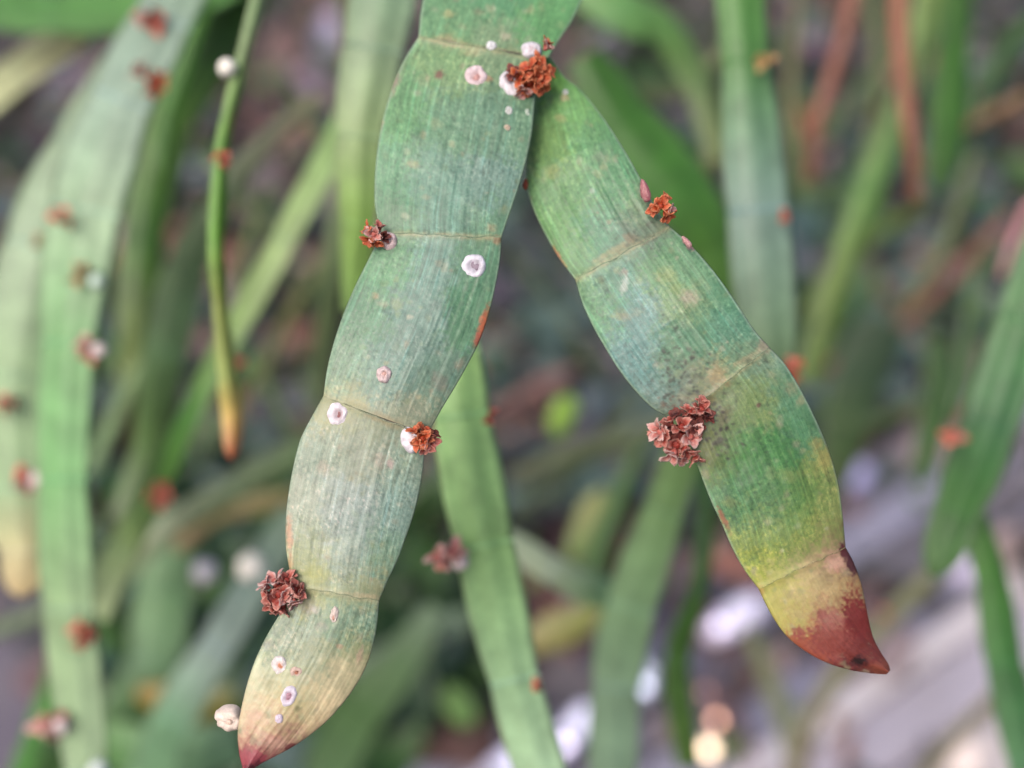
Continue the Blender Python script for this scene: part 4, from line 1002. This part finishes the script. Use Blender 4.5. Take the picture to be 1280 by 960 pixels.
BVHS = [bvh_of(stemA), bvh_of(stemB)]
def surf(px, py, default):
    """distance from the lens (along the view axis) of the sharp stems at a photograph pixel"""
    dv = Vector((FWD + (px - 640) * KPX * RGT - (py - 480) * KPX * UPV).tolist()); ln = dv.length
    best = None
    for b in BVHS:
        h = b.ray_cast(Vector(CAM.tolist()), dv.normalized())
        if h[0] is not None:
            t = h[3] / ln
            if best is None or t < best: best = t
    return default if best is None else best

# ------------------------------------------------------------------ dry flowers on the sharp stems
# right stem, big cluster at the second joint
r_ = random.Random(3)
for i, (x, y, sz, pal, dv) in enumerate([
    (832, 545, 21, 'red', (-1, .1, .6)), (838, 528, 16, 'red', (-.5, 1, .5)), (826, 540, 17, 'pink', (-1, .3, .8)), (846, 556, 20, 'red', (-.3, -.3, 1)),
    (862, 545, 20, 'pink', (.2, .0, 1)), (858, 562, 18, 'red', (.2, -.8, .8)), (842, 566, 18, 'pink', (-.6, -1, .5)), (868, 568, 15, 'red', (.4, -1, .6)),
    (852, 534, 18, 'red', (0, .4, 1)), (846, 520, 14, 'dark', (-.4, 1, .6)), (866, 524, 16, 'dark', (.2, .4, 1)), (876, 512, 17, 'red', (.3, .8, .9)),
    (882, 520, 14, 'dark', (.6, .2, .8)), (870, 534, 15, 'dark', (.4, -.1, 1)), (862, 516, 14, 'red', (-.3, .9, .6)), (838, 538, 14, 'dark', (-.3, 0, 1)), (852, 572, 13, 'pink', (0, -1, .5)),
    (878, 505, 12, 'red', (0, 1, .5))]):
    flower(stemB, x, y, 11.82 + r_.uniform(-.06, .06), sz, pal, dv, 100 + i, 5, .7)
def core(root, x, y, d, rpx, pal, k=1.0):
    me = lump_mesh("cluster_core", rpx * KPX * d, alb(PAL[pal][0], 1.2), alb(PAL[pal][1]) * k, 0.8, x, M_PETAL, 3)
    return link("cluster_core", me, root, P(x, y, d) - np.array(root.location))
core(stemB, 850, 548, 11.93, 15, 'red', .7); core(stemB, 871, 522, 11.95, 10, 'dark')
core(stemA, 666, 96, 12.8, 13, 'rust', .7); core(stemA, 353, 743, 11.95, 14, 'red', .7); core(stemA, 529, 548, 12.02, 9, 'rust', .7)
# right stem, open orange flower at the first joint and a pink bud
for i, (x, y, sz, pal, dv) in enumerate([(825, 258, 17, 'rust', (.3, .2, 1)), (832, 268, 14, 'rust', (.6, -.8, .6)), (818, 262, 12, 'rust', (-.4, -.3, 1)), (832, 248, 12, 'rust', (.7, 1, .5)), (836, 262, 10, 'pink', (1, 0, .6))]):
    flower(stemB, x, y, 12.2, sz, pal, dv, 200 + i, 5, .6)
def bud(root, x, y, d, wpx, hpx, rot, c1, c2, name="bud"):
    me = lump_mesh(name, 1.0, alb(c1), alb(c2), 0.10, x + y, M_PETAL, 3)
    a0, b0 = wpx * .5 * KPX * d, hpx * .5 * KPX * d
    R0 = RGT * math.cos(rot) + UPV * math.sin(rot); R1 = -RGT * math.sin(rot) + UPV * math.cos(rot)
    for v in me.vertices:
        q = v.co.copy(); tp = 1 - 0.35 * q.y
        v.co = Vector((q.x * a0 * tp * R0 + q.y * b0 * R1 - q.z * a0 * FWD).tolist())
    return link(name, me, root, P(x, y, d) - np.array(root.location))
bud(stemB, 806, 238, 12.22, 12, 30, .25, (190, 110, 120), (222, 165, 165))
bud(stemB, 858, 302, 12.1, 7, 18, .7, (215, 150, 150), (235, 190, 190))
bud(stemA, 657, 230, 12.95, 8, 14, 0, (165, 72, 48), (190, 95, 62))
# left stem, cluster with white wax at the top joint
for i, (x, y, sz, pal, dv) in enumerate([(660, 88, 18, 'rust', (0, .5, 1)), (672, 84, 17, 'rust', (.6, .8, .8)), (674, 98, 18, 'rust', (.7, -.1, 1)), (662, 104, 18, 'rust', (0, -.8, .9)),
    (676, 108, 15, 'rust', (.7, -1, .7)), (652, 98, 16, 'rust', (-.5, -.2, 1)), (642, 92, 13, 'dark', (-.5, .3, 1)), (668, 94, 16, 'rust', (.1, .1, 1)), (684, 90, 13, 'rust', (1, .3, .7)),
    (683, 60, 13, 'pink', (.9, .8, .6)), (655, 112, 12, 'pink', (-.1, -1, .8)), (682, 56, 10, 'rust', (.6, 1, .4))]):
    flower(stemA, x, y, 12.72, sz, pal, dv, 300 + i, 5, .65)
# left stem, small flower at the second joint
for i, (x, y, sz, pal, dv) in enumerate([(468, 293, 13, 'pink', (-.2, 0, 1)), (462, 288, 12, 'rust', (-1, .7, .6)), (474, 286, 11, 'red', (.2, 1, .6)), (464, 300, 12, 'rust', (-.8, -.9, .6)), (477, 296, 11, 'dark', (.8, 0, .7)), (472, 302, 11, 'rust', (0, -1, .6))]):
    flower(stemA, x, y, 12.2, sz, pal, dv, 400 + i, 5, .6)
# left stem, third joint
for i, (x, y, sz, pal, dv) in enumerate([(528, 548, 16, 'rust', (.2, .1, 1)), (536, 552, 14, 'red', (.9, -.2, .8)), (521, 540, 13, 'rust', (-.4, .9, .8)), (532, 540, 13, 'rust', (.4, 1, .7)), (538, 544, 12, 'dark', (.9, .5, .6)), (531, 557, 13, 'red', (.3, -1, .8)), (522, 552, 12, 'rust', (-.4, -.6, 1))]):
    flower(stemA, x, y, 11.94, sz, pal, dv, 500 + i, 5, .6)
# left stem, fourth joint: star shaped cluster
for i, (x, y, sz, pal, dv) in enumerate([(350, 742, 20, 'red', (0, 0, 1)), (338, 744, 17, 'red', (-1, -.2, .6)), (344, 728, 17, 'pink', (-.3, 1, .5)), (358, 726, 16, 'red', (.5, 1, .6)), (368, 738, 17, 'red', (.8, .3, .8)),
    (366, 752, 17, 'pink', (.8, -.8, .7)), (352, 758, 17, 'red', (0, -1, .6)), (340, 756, 14, 'red', (-.7, -.9, .5)), (334, 734, 13, 'pink', (-1, .6, .4)), (358, 744, 15, 'pink', (.3, 0, 1)), (374, 742, 12, 'red', (1, 0, .6))]):
    flower(stemA, x, y, 11.88, sz, pal, dv, 600 + i, 5, .7)

# ------------------------------------------------------------------ white scale insects on the sharp stems
def scale_insect(label, px, py, d, rx, ry, seed, rim=(238, 232, 236), core=(160, 120, 125), off=(0.1, 0.0), core_r=0.42, rot=0.0, dome=0.36, bowl=0.45):
    """low waxy shell, raised irregular rim round a sunken middle; the body is a part of its own"""
    d = surf(px, py, d) + 0.012
    root = thing("scale_insect", label, "scale insect", P(px, py, d), "white scale insects on the sharp stems")
    nr, na = 12, 40; vs, cs, fs = [], [], []
    a0, b0 = rx * KPX * d, ry * KPX * d
    def pos(x, y, z):
        xx, yy = x * math.cos(rot) - y * math.sin(rot), x * math.sin(rot) + y * math.cos(rot)
        return RGT * xx + UPV * yy - FWD * z
    th = min(a0, b0) * dome
    for j in range(nr + 1):
        t = j / nr
        for i in range(na):
            an = i / na * 2 * math.pi
            ir = 1 + 0.16 * mnoise.noise(Vector((math.cos(an) * 1.6, math.sin(an) * 1.6, seed))) + 0.025 * mnoise.noise(Vector((math.cos(an) * 5, math.sin(an) * 5, seed)))
            cx, cy = off[0] * (1 - t), off[1] * (1 - t)
            hx = math.sqrt(max(0, 1 - t ** 3)) * (1 - bowl * math.exp(-(t / core_r) ** 4)) + 0.30 * mnoise.noise(Vector((math.cos(an) * t * 2.4, math.sin(an) * t * 2.4, seed + 3)))
            if t == 1: hx = -0.15
            vs.append(pos((cx + math.cos(an) * t * ir) * a0, (cy + math.sin(an) * t * ir) * b0, th * hx))
            k = math.exp(-(t / (core_r * 1.1)) ** 6)
            cs.append(alb(rim) * (1.08 + .35 * mnoise.noise(Vector((math.cos(an) * t * 3, math.sin(an) * t * 3, seed + 7)))) * (1 - k * .5) + alb(core) * k * .5)
    for j in range(nr):
        for i in range(na):
            k = j * na; fs.append((k + i, k + (i + 1) % na, k + na + (i + 1) % na, k + na + i))
    link("wax_shell", make_mesh("wax_shell", vs, fs, M_WAX, np.array(cs)), root)
    me = lump_mesh("body", 1.0, alb(core), alb(core) * 1.5, 0.25, seed, M_PETAL, 2)
    for v in me.vertices:
        q = v.co.copy()
        v.co = Vector(pos((off[0] + q.x * core_r * .8) * a0, (off[1] + q.y * core_r * .8) * b0, th * (1 - bowl) * (0.92 + q.z * .22)).tolist())
    link("body", me, root)
scale_insect("large round white scale insect with a hollow grey middle below the second joint", 592, 333, 12.1, 16, 15.5, 1, (236, 232, 244), (150, 132, 148), (.12, .05), .52)
scale_insect("round white scale insect with a brown centre at the left end of the third joint", 422, 518, 12.02, 13.5, 15, 2, (240, 230, 238), (150, 95, 95), (.22, 0), .42)
scale_insect("small pinkish white scale insect alone in the middle of the third segment", 480, 468, 12.0, 10, 11, 3, (228, 205, 205), (215, 170, 160), (.1, 0), .4, bowl=.15, dome=.7)
scale_insect("pinkish white scale insect with a dull centre left of the topmost flower cluster", 594, 96, 12.72, 14, 15, 4, (228, 206, 210), (200, 150, 145), (.1, -.1), .42, bowl=.25)
scale_insect("tiny white scale insect above the topmost joint", 614, 58, 12.85, 7, 6.5, 5, (232, 232, 236), (215, 215, 220), (0, 0), .3, bowl=0, dome=.7)
scale_insect("white scale insect tucked under the left side of the topmost flower cluster", 637, 106, 12.72, 13, 17, 6, (240, 232, 240), (120, 80, 95), (.1, .5), .36, rot=.4, dome=.6)
scale_insect("white scale insect above the topmost flower cluster", 664, 64, 12.85, 13, 12, 7, (238, 230, 240), (225, 205, 210), (0, 0), .3, bowl=0, dome=.9)
scale_insect("pale scale insect touching the small flower at the second joint", 487, 302, 12.18, 10.5, 12, 8, (232, 205, 205), (230, 200, 198), (0, 0), .3, bowl=0, dome=.8)
scale_insect("white scale insect half hidden by the orange flowers at the third joint", 514, 550, 12.0, 14, 18, 9, (244, 236, 246), (230, 200, 200), (.3, 0), .35, rot=.3, bowl=0, dome=.8)
scale_insect("round white scale insect with an orange dot, upper left on the last segment", 349, 831, 11.86, 10.5, 11.5, 10, (238, 228, 226), (214, 140, 105), (.25, 0), .40, bowl=.15)
scale_insect("small tan scale insect right beside the orange dotted one", 370, 840, 11.88, 8, 7, 11, (214, 186, 172), (170, 105, 78), (.1, 0), .45, bowl=.2)
scale_insect("oval white ring-like scale insect in the middle of the last segment", 361, 870, 11.84, 9.5, 14, 12, (232, 222, 236), (180, 135, 150), (0, 0), .5, rot=-.4, bowl=.4)
scale_insect("tiny lilac white scale insect lowest on the last segment", 349, 898, 11.84, 5.5, 6, 13, (232, 216, 232), (225, 200, 215), (0, 0), .3, bowl=0, dome=.7)
scale_insect("slim cream scale insect below the fourth joint", 418, 768, 11.95, 5.5, 10.5, 14, (225, 208, 198), (205, 150, 130), (0, -.4), .35, rot=-.15, bowl=0, dome=.7)
scale_insect("tiny white scale insect under the topmost flower cluster", 636, 139, 12.62, 5, 6, 15, (205, 208, 205), (200, 195, 190), (0, 0), .3, bowl=0, dome=.6)
scale_insect("tiny tan scale insect under the tiny white one at the top", 634, 160, 12.58, 4.5, 5, 16, (190, 175, 155), (190, 165, 140), (0, 0), .3, bowl=0, dome=.6)
scale_insect("tiny pale scale insect at the right edge of the uppermost full segment", 659, 142, 12.66, 3.5, 6, 17, (180, 195, 180), (180, 190, 175), (0, 0), .3, bowl=0, dome=.5)
scale_insect("tiny white scale insect near the top of the right hand sharp stem", 707, 116, 12.75, 4, 4.5, 18, (210, 215, 208), (200, 195, 185), (0, 0), .3, bowl=0, dome=.6)
scale_insect("big cream scale insect sticking out from the left edge near the sharp tip", 287, 897, 11.98, 19, 15, 19, (246, 226, 212), (236, 208, 190), (.2, 0), .3, rot=-.3, bowl=0, dome=.9)
